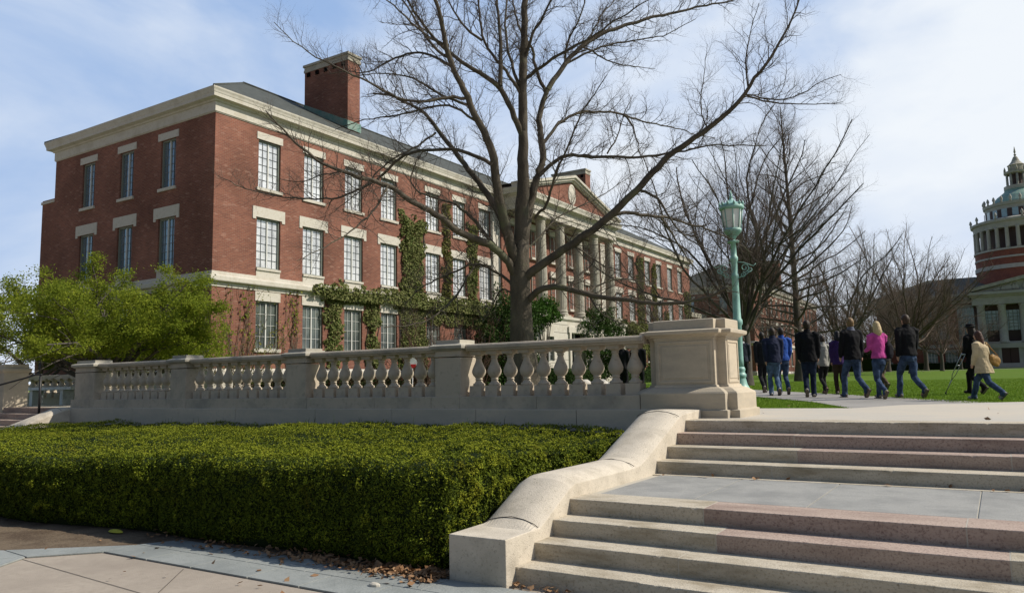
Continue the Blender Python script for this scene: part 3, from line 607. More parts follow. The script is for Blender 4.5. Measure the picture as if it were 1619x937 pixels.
def chimney(root, x0, x1, y0, y1, zt, zb=14.6, holes=True):
    b = MB(); b.box(x0,x1,y0,y1,zb,zt-.42); 
    c = b.build('chimney', [M['brick']], root)
    b = MB(); b.box(x0-.04,x1+.04,y0-.04,y1+.04,zt-.44,zt-.30); b.box(x0-.08,x1+.08,y0-.08,y1+.08,zt-.13,zt)
    b.box(x0-.02,x1+.02,y0-.02,y1+.02,zt-.30,zt-.12)
    b.build('chimney_cap', [M['lime_old']], c)
    if holes:
        b = MB()
        for k in range(5):
            x = x0+(x1-x0)*(k+.5)/5; b.box(x-.12,x+.12,y0-.05,y0+.1,zt-.72,zt-.5)
        b.build('flue_opening', [M['void']], c)  # solid black boxes, painting the dark inside the flue holes
    b = MB(); f = lambda x: 14.12+.5288*(-26-x)
    b.loft([[(x1+.05,y0-.05,f(x1)-.15),(x1+.05,y1+.05,f(x1)-.15),(x0,y1+.05,f(x0)-.15),(x0,y0-.05,f(x0)-.15)],[(x1+.05,y0-.05,f(x1)+.32),(x1+.05,y1+.05,f(x1)+.32),(x0,y1+.05,f(x0)+.12),(x0,y0-.05,f(x0)+.12)]])
    b.build('flashing', [M['copper']], c); return c

bd = empty('brick_building', (0,0,0), 'nearest long three-storey red brick building with a columned portico, ivy and slate roof', 'building', 'campus buildings')
WYL = [22.37,24.98,27.62,30.24,33.95,36.5,39.2]; WYR = [59.2,61.9,65.6,68.4,71.25,74.05]
X, YN, YF, XL = -26.57, 19.55, 76.97, -38.96
brick_block(bd, X, YN, YF, XL, WYL+WYR, [-29.73,-32.82,-35.95])
chimney(bd, -31.59, -28.3, 28.94, 29.86, 19.45); chimney(bd, -31.5, -28.3, 57.0, 57.9, 19.45)
b = MB(); b.box(-40.5,XL-.01,19.75,31,0.8,11.25,0); b.box(-40.55,XL-.005,19.7,31.05,11.05,11.18,1); b.box(-40.5,XL-.02,19.72,31,6.0,6.35,1); b.build('side_wing', [M['brick'],M['lime']], bd)
# portico
PC = 48.05; PX = -25.04
b = MB()
y0, y1 = PC-8.05, PC+8.05
hol = [(41.2,42.1,3.0,4.6),(43.6,44.5,3.0,4.6),(46.75,48.85,T-.2,4.9),(51.1,52.0,3.0,4.6),(53.5,54.4,3.0,4.6)]
wall_holes(b,'x',-24.75,1,y0,y1,.9,5.75,hol,.3)
b.quad((-24.75,y0,.9),(-24.75,y0,5.75),(X,y0,5.75),(X,y0,.9)); b.quad((-24.75,y1,.9),(X,y1,.9),(X,y1,5.75),(-24.75,y1,5.75))
for z in (1.9,2.5,3.1,3.7,4.3,4.9,5.45):
    for ya, yb in ((y0,41.2),(42.1,43.6),(44.5,46.6),(49.0,51.1),(52.0,53.5),(54.4,y1)): b.quad((-24.746,ya,z-.012),(-24.746,yb,z-.012),(-24.746,yb,z+.012),(-24.746,ya,z+.012),1)
b.build('entrance_storey', [M['lime'], M['dark_joint']], bd)
b = MB(); b.loft([[(X-.05,y0-d,z),(-24.75+d,y0-d,z),(-24.75+d,y1+d,z),(X-.05,y1+d,z)] for d, z in ((0,5.74),(.06,5.76),(.12,5.84),(.12,6.0),(0.02,6.02))]); b.build('podium_ledge', [M['lime']], bd)
for ya, yb, za, zb in hol:
    if za < 2:
        b = MB(); b.box(-25.2,-25.05,ya,yb,T-.2,4.9); d = b.build('door', [M['void']], bd)  # near-black block stands in for the unlit depth of the doorway
        b = MB()
        for p, q, r_, s_ in ((ya-.25,ya,T-.1,4.95),(yb,yb+.25,T-.1,4.95),(ya-.35,yb+.35,4.95,5.35)): b.box(-24.8,-24.62,p,q,r_,s_)
        b.build('door_surround', [M['lime']], d)
        b = MB(); b.box(-25.05,-24.95,ya+.1,yb-.1,4.2,4.3); b.box(-25.05,-24.95,47.77,47.83,T,4.9); b.build('door_frame', [M['bench']], d)
    else: put_window(bd,'ground','x',-24.80,1,(ya+yb)/2,yb-ya,za,zb,0,0,(.12,1.1))
# portico back wall windows (behind the columns, at the facade)
CY = [PC-6.7+2.68*k for k in range(6)]
for y in CY[:-1]:
    yc = y+1.34
    if yc in (0,): continue
    for z0_, z1_ in ((6.9,9.0),(10.1,12.0)):
        fm, pm = window_meshes('upper', 1.25, z1_-z0_)
        w_ = pmesh('window', fm, bd, (X+.15,yc,z0_), math.pi/2); pmesh('pane', pm, w_, (0,0,0), 0)
        pmesh('lintel', stone('lintel',1.7,.4,.12,.03,0), w_, (0,0,z1_-z0_), 0); pmesh('sill', stone('sill',1.5,.14,.15,.06), w_, (0,0,-.14), 0)
cp = [(.40,0),(.46,.02),(.47,.10),(.43,.14),(.40,.20),(.44,.24),(.43,.30),(.385,.34),(.38,.4),(.375,2.5),(.355,4.2),(.32,6.05),(.34,6.08),(.325,6.12),(.325,6.2),(.42,6.3),(.43,6.36)]
b = MB(); b.box(-.48,.48,-.48,.48,-.14,.02)
n = 40; prof = []
loops = []
for r_, z in cp:
    fl = .965 if .35 < z < 6.06 else 1
    loops.append([((r_*(fl if j % 2 else 1))*math.cos(2*math.pi*j/n), (r_*(fl if j % 2 else 1))*math.sin(2*math.pi*j/n), z) for j in range(n)])
b.loft(loops); b.box(-.46,.46,-.46,.46,6.36,6.44)
cm = b.mesh('column'); cm.materials.append(M['lime_old'])
for y in CY:
    o = bpy.data.objects.new('column', cm); COL.objects.link(o); o.parent = bd; o.location = (-25.32,y,6.16)
for y in (y0+.25, y1-.25):
    b = MB(); b.box(X-.02,X+.18,y-.4,y+.4,6.02,12.6); b.build('pilaster', [M['lime']], bd)
b = MB(); e0, e1 = PC-7.35, PC+7.35
b.box(X-.2,-24.98,e0,e1,12.60,12.92); b.box(X-.2,-24.93,e0-.05,e1+.05,12.92,12.98); b.box(X-.2,-25.0,e0-.01,e1+.01,12.98,13.44)
b.loft([[(X-.2,e0-d,z),(-24.98+d,e0-d,z),(-24.98+d,e1+d,z),(X-.2,e1+d,z)] for d, z in ((0,13.43),(.1,13.46),(.14,13.54),(.34,13.56),(.36,13.7),(.42,13.85),(.42,13.93),(.3,13.96))])
b.build('entablature', [M['lime']], bd)
zp, za = 13.94, 15.95; hw = 7.6
b = MB(); xf = -25.0
b.loft([[(xf,PC-hw+.35,zp),(xf,PC+hw-.35,zp),(xf,PC,za-.2)],[(-32.7,PC-hw+.35,zp),(-32.7,PC+hw-.35,zp),(-32.7,PC,za-.2)]]); b.build('pediment', [M['brick']], bd)
b = MB()
for s in (-1, 1):
    a = Vector((0,PC+s*hw,zp)); c = Vector((0,PC,za)); d = (c-a).normalized(); nn = Vector((0,-d.z*s*-1,0)); up = Vector((0, -s*0+(-d.z if s < 0 else d.z), abs(d.y)))
    for px_, t0, t1 in ((-24.60,.16,.34),(-24.72,.0,.16),(-24.86,-.13,.0)):
        l0 = [tuple((x_,)+tuple((a+up*t)[1:])) for x_, t in ((xf-.3,t0),(px_,t0),(px_,t1),(xf-.3,t1))]; l1 = [tuple((x_,)+tuple((c+up*t)[1:])) for x_, t in ((xf-.3,t0),(px_,t0),(px_,t1),(xf-.3,t1))]
        for L_ in (l1,):
            for k in range(4): L_[k] = (L_[k][0], PC+s*.0, L_[k][2])
        b.loft([l0,l1])
b.build('raking_cornice', [M['lime']], bd)
b = MB(); b.loft([[(-24.7,PC-hw-.1,zp+.25),(-24.7,PC,za+.45),(-24.7,PC+hw+.1,zp+.25),(-24.7,PC,za+.30)],[(-33,PC-hw-.1,zp+.25),(-33,PC,za+.45),(-33,PC+hw+.1,zp+.25),(-33,PC,za+.30)]]); b.build('portico_roof', [M['slate']], bd)
b = MB(); b.loft([[(x_,PC+.55*k*math.cos(t),14.9+.75*k*math.sin(t)) for t in [i*math.pi/10 for i in range(20)]] for x_, k in ((xf-.05,1),(xf+.05,1),(xf+.08,.8),(xf+.05,.74),(xf+.06,.5),(xf+.12,.2))]); b.build('crest', [M['lime']], bd)

# second brick building of the quad
b2 = empty('brick_building', (0,0,0), 'second red brick building farther along behind the green lamp post and bare trees', 'building', 'campus buildings')
for_y = [105.6+2.75*k for k in range(13)]
brick_block(b2, X, 101.3, 143, XL, for_y, [-30.5,-35])
chimney(b2,-31.6,-28.3,112.0,113.2,20.4,15); chimney(b2,-31.6,-28.3,124.5,125.6,20.0,15)
# pale low wing linking the two
lw = empty('brick_building', (0,0,0), 'low brick link with a pale cornice glimpsed between the two long brick buildings', 'building', 'campus buildings')
b = MB(); b.box(-46,-33,90,101,.8,9.5,0); b.build('wall', [M['brick_far']], lw)
b = MB(); b.box(-46.3,-32.7,89.7,101,9.5,10.1); b.build('cornice', [M['lime_old']], lw)

# ================================================================ LIBRARY
LY = 150.0; lb = empty('library', (3.2,LY,gz(LY)), 'grey stone domed library with columned portico and round colonnaded tower at the far right', 'library', None)
def lp(o): offset_parent(o, lb); return o
def lpt(px, py, y=LY): return at_y(px, py, y)
cx = lpt(1604,434).x + .1
def zz(py, px=1560): return lpt(px, py).z
g0 = gz(LY)-.5
# main body (left wing, x from left hidden edge to right)
xl = lpt(1390,464).x; zr = lpt(1490,441).z; ze = lpt(1525,466).z
b = MB(); xw = lpt(1537,500).x
hs = []
wins = []
for px in (1412,1437,1462,1487): wins.append((lpt(px,500).x, 1.15, lpt(px,482).z, lpt(px,536).z))
wins.append((lpt(1537-9,500).x, 1.35, lpt(1528,486).z, lpt(1528,540).z))
low = [(lpt(px,566).x, .95, lpt(px,557).z, lpt(px,573).z) for px in (1473,1505,1430,1400)]
for x_, w_, zt_, zb_ in wins+low: hs.append((x_-w_,x_+w_,zb_,zt_))
wall_holes(b,'y',LY,-1,xl,xw+.2,g0,ze,hs,.5,0,0)
b.box(xl,30,LY+.6,LY+28,g0,ze-.01,0)
lp(b.build('wall', [M['brick_far']], lb))
for x_, w_, zt_, zb_ in wins+low:
    b = MB(); b.box(x_-w_,x_+w_,LY+.3,LY+.4,zb_,zt_,0)
    for k in (-1,0,1): b.box(x_+k*w_*.5-.05,x_+k*w_*.5+.05,LY+.22,LY+.32,zb_,zt_,1)
    for k in range(1,5 if zt_-zb_ > 3 else 2): z_ = zb_+(zt_-zb_)*k/(5 if zt_-zb_ > 3 else 2); b.box(x_-w_,x_+w_,LY+.23,LY+.31,z_-.04,z_+.04,1)
    w = lp(b.build('window', [M['libwin'], M['frame_white']], lb))
    b = MB(); b.box(x_-w_-.2,x_+w_+.2,LY-.1,LY+.1,zb_-.35,zb_); s_ = b.build('sill', [M['lib']], w)
    b = MB(); b.box(x_-w_-.3,x_+w_+.3,LY-.1,LY+.1,zt_,zt_+.5); b.build('lintel', [M['lib']], w)
b = MB(); b.box(xl-.4,xw+.3,LY-.5,LY+.5,ze-1.5,ze-.9); b.box(xl-.6,xw+.3,LY-.9,LY+.5,ze-.9,ze-.3); b.box(xl-.8,xw+.3,LY-1.2,LY+.5,ze-.3,ze+.15)
zb1 = lpt(1500,547).z; b.box(xl-.1,xw+.2,LY-.25,LY+.3,zb1-.3,zb1+.3)
lp(b.build('cornice', [M['lib']], lb))
b = MB(); b.add([(xl-.8,LY-1.2,ze+.15),(32,LY-1.2,ze+.15),(32,LY+12,zr+1.2),(xl+7,LY+12,zr+1.2),(xl-.8,LY+28,ze+.15),(32,LY+28,ze+.15)],[(0,1,2,3),(0,3,4),(3,2,5,4)]); lp(b.build('roof', [M['slate']], lb))
# portico block
PY = LY-4; q = lambda px, py: at_y(px, py, PY)
pxl = q(1540,500).x; pcx = 4.35+ (q(1619,438).x-q(1604,438).x)*1.0; pxr = 2*pcx-pxl
zc1, zc0, zpe, zpb = q(1560,481).z, q(1560,541).z, q(1545,463).z, q(1560,479).z
b = MB(); b.box(pxl,pxr,PY+1.6,LY+2,g0,zpe-.2,0)
b.box(pxl-.15,pxr+.15,PY-.6,LY,g0,zc0-1.0,1); b.box(pxl-.5,pxr+.5,PY-1.0,LY,zc0-1.0,zc0-.25,1); b.box(pxl,pxr,PY-.4,LY,zc0-.25,zc0+.05,1)
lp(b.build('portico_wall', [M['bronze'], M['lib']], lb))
b = MB(); b.box(pxl-.15,pxr+.15,PY-.7,LY,zc1-.1,zpe-.75); b.box(pxl-.45,pxr+.45,PY-1.0,LY,zpe-.75,zpe-.45); b.box(pxl-.8,pxr+.8,PY-1.4,LY,zpe-.45,zpe+.0); lp(b.build('entablature', [M['lib']], lb))
rise = (q(1619,438).z-zpe)/(q(1619,438).x-pxl+.8)
zap = zpe+rise*(pcx-pxl+.8)
b = MB(); b.loft([[(pxl-.3,PY-.6,zpe),(pxr+.3,PY-.6,zpe),(pcx,PY-.6,zap-.3)],[(pxl-.3,LY+8,zpe),(pxr+.3,LY+8,zpe),(pcx,LY+8,zap-.3)]]); lp(b.build('pediment', [M['lib']], lb))
b = MB()
for s in (-1,1):
    xa = pxl-.8 if s < 0 else pxr+.8
    b.loft([[(xa,PY-1.4,zpe+.003),(xa,LY+8,zpe+.003),(xa,LY+8,zpe+.5),(xa,PY-1.4,zpe+.5)],[(pcx,PY-1.4,zap-.3),(pcx,LY+8,zap-.3),(pcx,LY+8,zap+.25),(pcx,PY-1.4,zap+.25)]])
lp(b.build('raking_cornice', [M['lime_old']], lb))
b = MB(); rg = random.Random(4)
for k in range(26):   # carved relief in the tympanum
    t = rg.uniform(-.8,.8); x_ = pcx+t*(pcx-pxl)*.9; top = zpe+(1-abs(t))*(zap-zpe)*.8; b.lathe((x_,PY-.62,zpe+.1),[(.25,0),(.4,.3*(top-zpe)),(.2,.7*(top-zpe)),(.12,.9*(top-zpe)),(.02,top-zpe)],8)
lp(b.build('relief', [M['lib']], lb))
spc = q(1589,500).x-q(1555.5,500).x; x_ = q(1552.5,510).x
k = 0
while x_ < pxr:
    b = MB(); b.loft([[(x_+r_*math.cos(t*math.pi/8),PY+r_*math.sin(t*math.pi/8),z_) for t in range(16)] for r_, z_ in ((.72,zc0-.2),(.72,zc0+.1),(.62,zc0+.2),(.60,zc0+3),(.54,zc1-.5),(.62,zc1-.4),(.66,zc1-.1))], 0, True, True)
    lp(b.build('column', [M['lib']], lb))
    xw_ = x_+spc/2
    b = MB(); b.box(xw_-1.2,xw_+1.2,PY+1.45,PY+1.55,zc0+1.9,zc1-1.0,0)
    for t in (-.6,0,.6): b.box(xw_+t-.04,xw_+t+.04,PY+1.38,PY+1.46,zc0+1.9,zc1-1.0,1)
    for t in range(1,6): z_ = zc0+1.9+(zc1-1.0-zc0-1.9)*t/6; b.box(xw_-1.2,xw_+1.2,PY+1.4,PY+1.45,z_-.04,z_+.04,1)
    lp(b.build('window', [M['libwin'], M['frame']], lb)); x_ += spc; k += 1
dp = q(1598,563)
b = MB(); b.box(dp.x-1.15,dp.x+1.15,PY-.68,PY-.5,g0,dp.z+1.5,0); b.box(dp.x-.03,dp.x+.03,PY-.7,PY-.6,g0,dp.z+1.5,1); lp(b.build('door', [M['door'], M['void']], lb))
b = MB(); b.box(dp.x-1.6,dp.x-1.15,PY-.8,PY-.5,g0,dp.z+1.5); b.box(dp.x+1.15,dp.x+1.6,PY-.8,PY-.5,g0,dp.z+1.5); b.box(dp.x-1.8,dp.x+1.8,PY-.85,PY-.5,dp.z+1.5,dp.z+2.0); lp(b.build('door_surround', [M['lib']], lb))
b = MB()
for k in range(5): b.box(pxl-.5-k*.1,pxr+1,PY-1.2-k*.45,PY-.5,g0,gz(LY)+.75-k*.15)
lp(b.build('entrance_steps', [M['lib']], lb))
# tower: measured radii and heights (centre cx, at y = TY)
TY = LY+9; tq = lambda px, py: at_y(px, py, TY); tcx = tq(1604,240).x
rr = lambda px, py: tcx-tq(px,py).x
zt = lambda px, py: tq(px,py).z
R0 = rr(1542.5,420)
def cyl(name, prof, m, n=48, par=None):
    b = MB(); b.loft([[(tcx+r_*math.cos(2*math.pi*j/n),TY+r_*math.sin(2*math.pi*j/n),z_) for j in range(n)] for r_, z_ in prof], 0, True, False); return lp(b.build(name, [m], lb))
zA = zt(1545,436); zB = zt(1545,404); zC = zt(1545,372); zD = zt(1545,362); zE = zt(1553,328); zF = zt(1575,302); zG = zt(1592,300)
cyl('drum_base', [(R0,zA-6),(R0,zB)], M['brick_far'])
for z_, h_, d_ in ((zt(1545,434),zt(1545,428)-zt(1545,434),.15),(zt(1545,418),.3,.1),(zB-.25,.3,.15)): cyl('drum_band', [(R0+d_,z_),(R0+d_,z_+h_)], M['lib'])
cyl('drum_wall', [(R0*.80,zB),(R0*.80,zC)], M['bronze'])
for k in range(28):
    a = 2*math.pi*(k+.5)/28; x_, y_ = tcx+R0*.965*math.cos(a), TY+R0*.965*math.sin(a)
    if math.sin(a) > .35: continue
    b = MB(); b.loft([[(x_+r_*math.cos(t*math.pi/5),y_+r_*math.sin(t*math.pi/5),z_) for t in range(10)] for r_, z_ in ((.34,zB),(.32,zB+.5),(.28,zC-.2),(.36,zC))],0,True,True); lp(b.build('tower_column', [M['lib']], lb))
cyl('tower_entablature', [(R0*.99,zC-.05),(R0*1.0,zC+.9),(R0*1.045,zC+1.0),(R0*1.05,zD+.25),(R0*.95,zD+.5)], M['lib'])
R1 = rr(1556,330); cyl('attic', [(R1,zD+.3),(R1,zE-.9),(R1*1.04,zE-.8),(R1*1.05,zE-.35),(R1*.98,zE-.3)], M['lib'])
zw0 = zt(1556,353); zw1 = zt(1556,341)
for k in range(20):
    a = 2*math.pi*(k+.5)/20
    if math.sin(a) > .2: continue
    ca, sa = math.cos(a), math.sin(a); b = MB()
    for (t0, t1, m_) in ((-.95,-.45,1),(-.45,.45,0),(.45,.95,1)):
        P = lambda t, z_, r_=R1+.05: (tcx+r_*ca-t*sa, TY+r_*sa+t*ca, z_)
        b.loft([[P(t0,zw0),P(t1,zw0),P(t1,zw1),P(t0,zw1)],[P(t0,zw0,R1-.4),P(t1,zw0,R1-.4),P(t1,zw1,R1-.4),P(t0,zw1,R1-.4)]], m_)
    lp(b.build('attic_window', [M['libwin'], M['bronze']], lb))
for k in range(24):
    a = 2*math.pi*k/24
    if math.sin(a) > .3: continue
    for r_, z_ in ((R1*1.02,zE-.35),(R0*1.03,zD+.3)):
        if r_ > R1*1.03 and k % 2: continue
        b = MB(); b.lathe((tcx+r_*math.cos(a),TY+r_*math.sin(a),z_),[(.2,0),(.12,.3),(.25,.6),(.16,.95),(.02,1.2)],8); lp(b.build('finial', [M['lib']], lb))
R2 = rr(1592,290); zF = zt(1593,300)
cyl('dome', [(R1*.86,zE-.4),(R1*.80,zE+.1),(R1*.62,zE+.45*(zF-zE)),(R1*.40,zE+.8*(zF-zE)),(R2*1.3,zF)], M['copper'], 40)
zL0, zL1 = zF+.3, zt(1596,277)
cyl('lantern_base', [(R2*1.35,zF-.2),(R2*1.35,zF+.4),(R2*1.1,zF+.5)], M['lib'], 24)
for k in range(10):
    a = 2*math.pi*(k+.5)/10; b = MB(); b.lathe((tcx+R2*math.cos(a),TY+R2*math.sin(a),zL0),[(.24,0),(.2,.2),(.18,zL1-zL0)],8); lp(b.build('lantern_column', [M['lime_old']], lb))
cyl('lantern_core', [(R2*.6,zL0),(R2*.6,zL1)], M['bronze'], 12)
cyl('lantern_entablature', [(R2*1.12,zL1),(R2*1.25,zL1+.1),(R2*1.25,zt(1596,273)),(R2*.8,zt(1596,272)),(R2*.8,zt(1596,264)),(R2*.88,zt(1596,263)),(R2*.7,zt(1597,261)),(R2*.42,zt(1600,256)),(R2*.22,zt(1602,249)),(.12,zt(1603,247)),(.22,zt(1603,245)),(.06,zt(1603,243)),(.18,zt(1603,241)),(.03,zt(1603,232))], M['lime_old'], 16)
for k in range(10):
    a = 2*math.pi*(k+.5)/10; b = MB(); b.lathe((tcx+R2*1.18*math.cos(a),TY+R2*1.18*math.sin(a),zt(1596,273)),[(.12,0),(.18,.35),(.08,.7),(.02,.9)],6); lp(b.build('lantern_finial', [M['lime_old']], lb))

# ================================================================ TREES
def tubes_mesh(name, paths, ns):
    """all paths: (pts Nx3, radii N) -> one mesh, quads (numpy, no caps)"""
    V = []; F = []; off = 0
    ang = np.arange(ns)*2*np.pi/ns; ca, sa = np.cos(ang), np.sin(ang)
    for P, R in paths:
        n = len(P); t = np.empty_like(P); t[1:-1] = P[2:]-P[:-2]; t[0] = P[1]-P[0]; t[-1] = P[-1]-P[-2]
        t /= (np.linalg.norm(t,axis=1)[:,None]+1e-9)
        a = np.cross(t, [0.31,0.17,0.93]); a /= (np.linalg.norm(a,axis=1)[:,None]+1e-9); c = np.cross(t, a)
        ring = P[:,None,:] + R[:,None,None]*(a[:,None,:]*ca[None,:,None]+c[:,None,:]*sa[None,:,None])
        V.append(ring.reshape(-1,3)); idx = np.arange(n*ns).reshape(n,ns)+off; nx = np.roll(idx,-1,axis=1)
        F.append(np.stack([idx[:-1],nx[:-1],nx[1:],idx[1:]],-1).reshape(-1,4)); off += n*ns
    me = np_mesh(name, np.concatenate(V), np.concatenate(F), 4)
    me.polygons.foreach_set('use_smooth', np.ones(len(me.polygons), bool)); return me
def resample(P, step, jit, r):
    P = np.asarray(P,float); d = np.r_[0,np.cumsum(np.linalg.norm(np.diff(P,axis=0),axis=1))]; n = max(3,int(d[-1]/step)+1)
    # catmull-ish smoothing by interpolation with extra rounding
    s = np.linspace(0,d[-1],n); Q = np.stack([np.interp(s,d,P[:,k]) for k in range(3)],1)
    for _ in range(2): Q[1:-1] = .25*Q[:-2]+.5*Q[1:-1]+.25*Q[2:]
    Q[1:-1] += r.normal(size=(n-2,3))*jit
    return Q, s, d
def twig(p, d, L, r0, r, seg, curl, grav=0.0, up=0.25):
    pts = [p]; d = d/np.linalg.norm(d)
    for i in range(seg):
        d = d + r.normal(size=3)*curl; d[2] += up*.12-grav*.1; d /= np.linalg.norm(d); p = p+d*(L/seg); pts.append(p)
    R = r0*(1-np.linspace(0,1,seg+1)*.75)
    return np.array(pts), R
def ramify(paths, r, specs, zmin=2.0):
    """specs: list of (spacing, length, radius factor, curl, min angle, start fraction); returns list per level"""
    out = []; cur = paths
    for (spc, Ln, rf, rmax, curl, start, seg) in specs:
        new = []
        for P, R in cur:
            d = np.r_[0,np.cumsum(np.linalg.norm(np.diff(P,axis=0),axis=1))]; tot = d[-1]
            s = start*tot + r.uniform(0,spc); side = r.choice([-1,1])
            while s < tot:
                p = np.array([np.interp(s,d,P[:,k]) for k in range(3)]); i = min(np.searchsorted(d,s),len(P)-1); t = P[i]-P[i-1]; t /= np.linalg.norm(t)+1e-9
                rr_ = np.interp(s,d,R); q = r.normal(size=3); q -= t*t.dot(q); q /= np.linalg.norm(q)+1e-9
                q[2] += .35; 
                dd = t*r.uniform(.5,1.0)+q*r.uniform(.6,1.0)
                f = .45+.55*(1-s/tot)
                L_ = Ln*r.uniform(.45,1.15)*f
                if p[2] > zmin: new.append(twig(p, dd, L_, min(rr_*rf, rmax), r, seg, curl))
                s += spc*r.uniform(.5,1.6)
            # terminal continuation
        out.append(new); cur = new
    return out

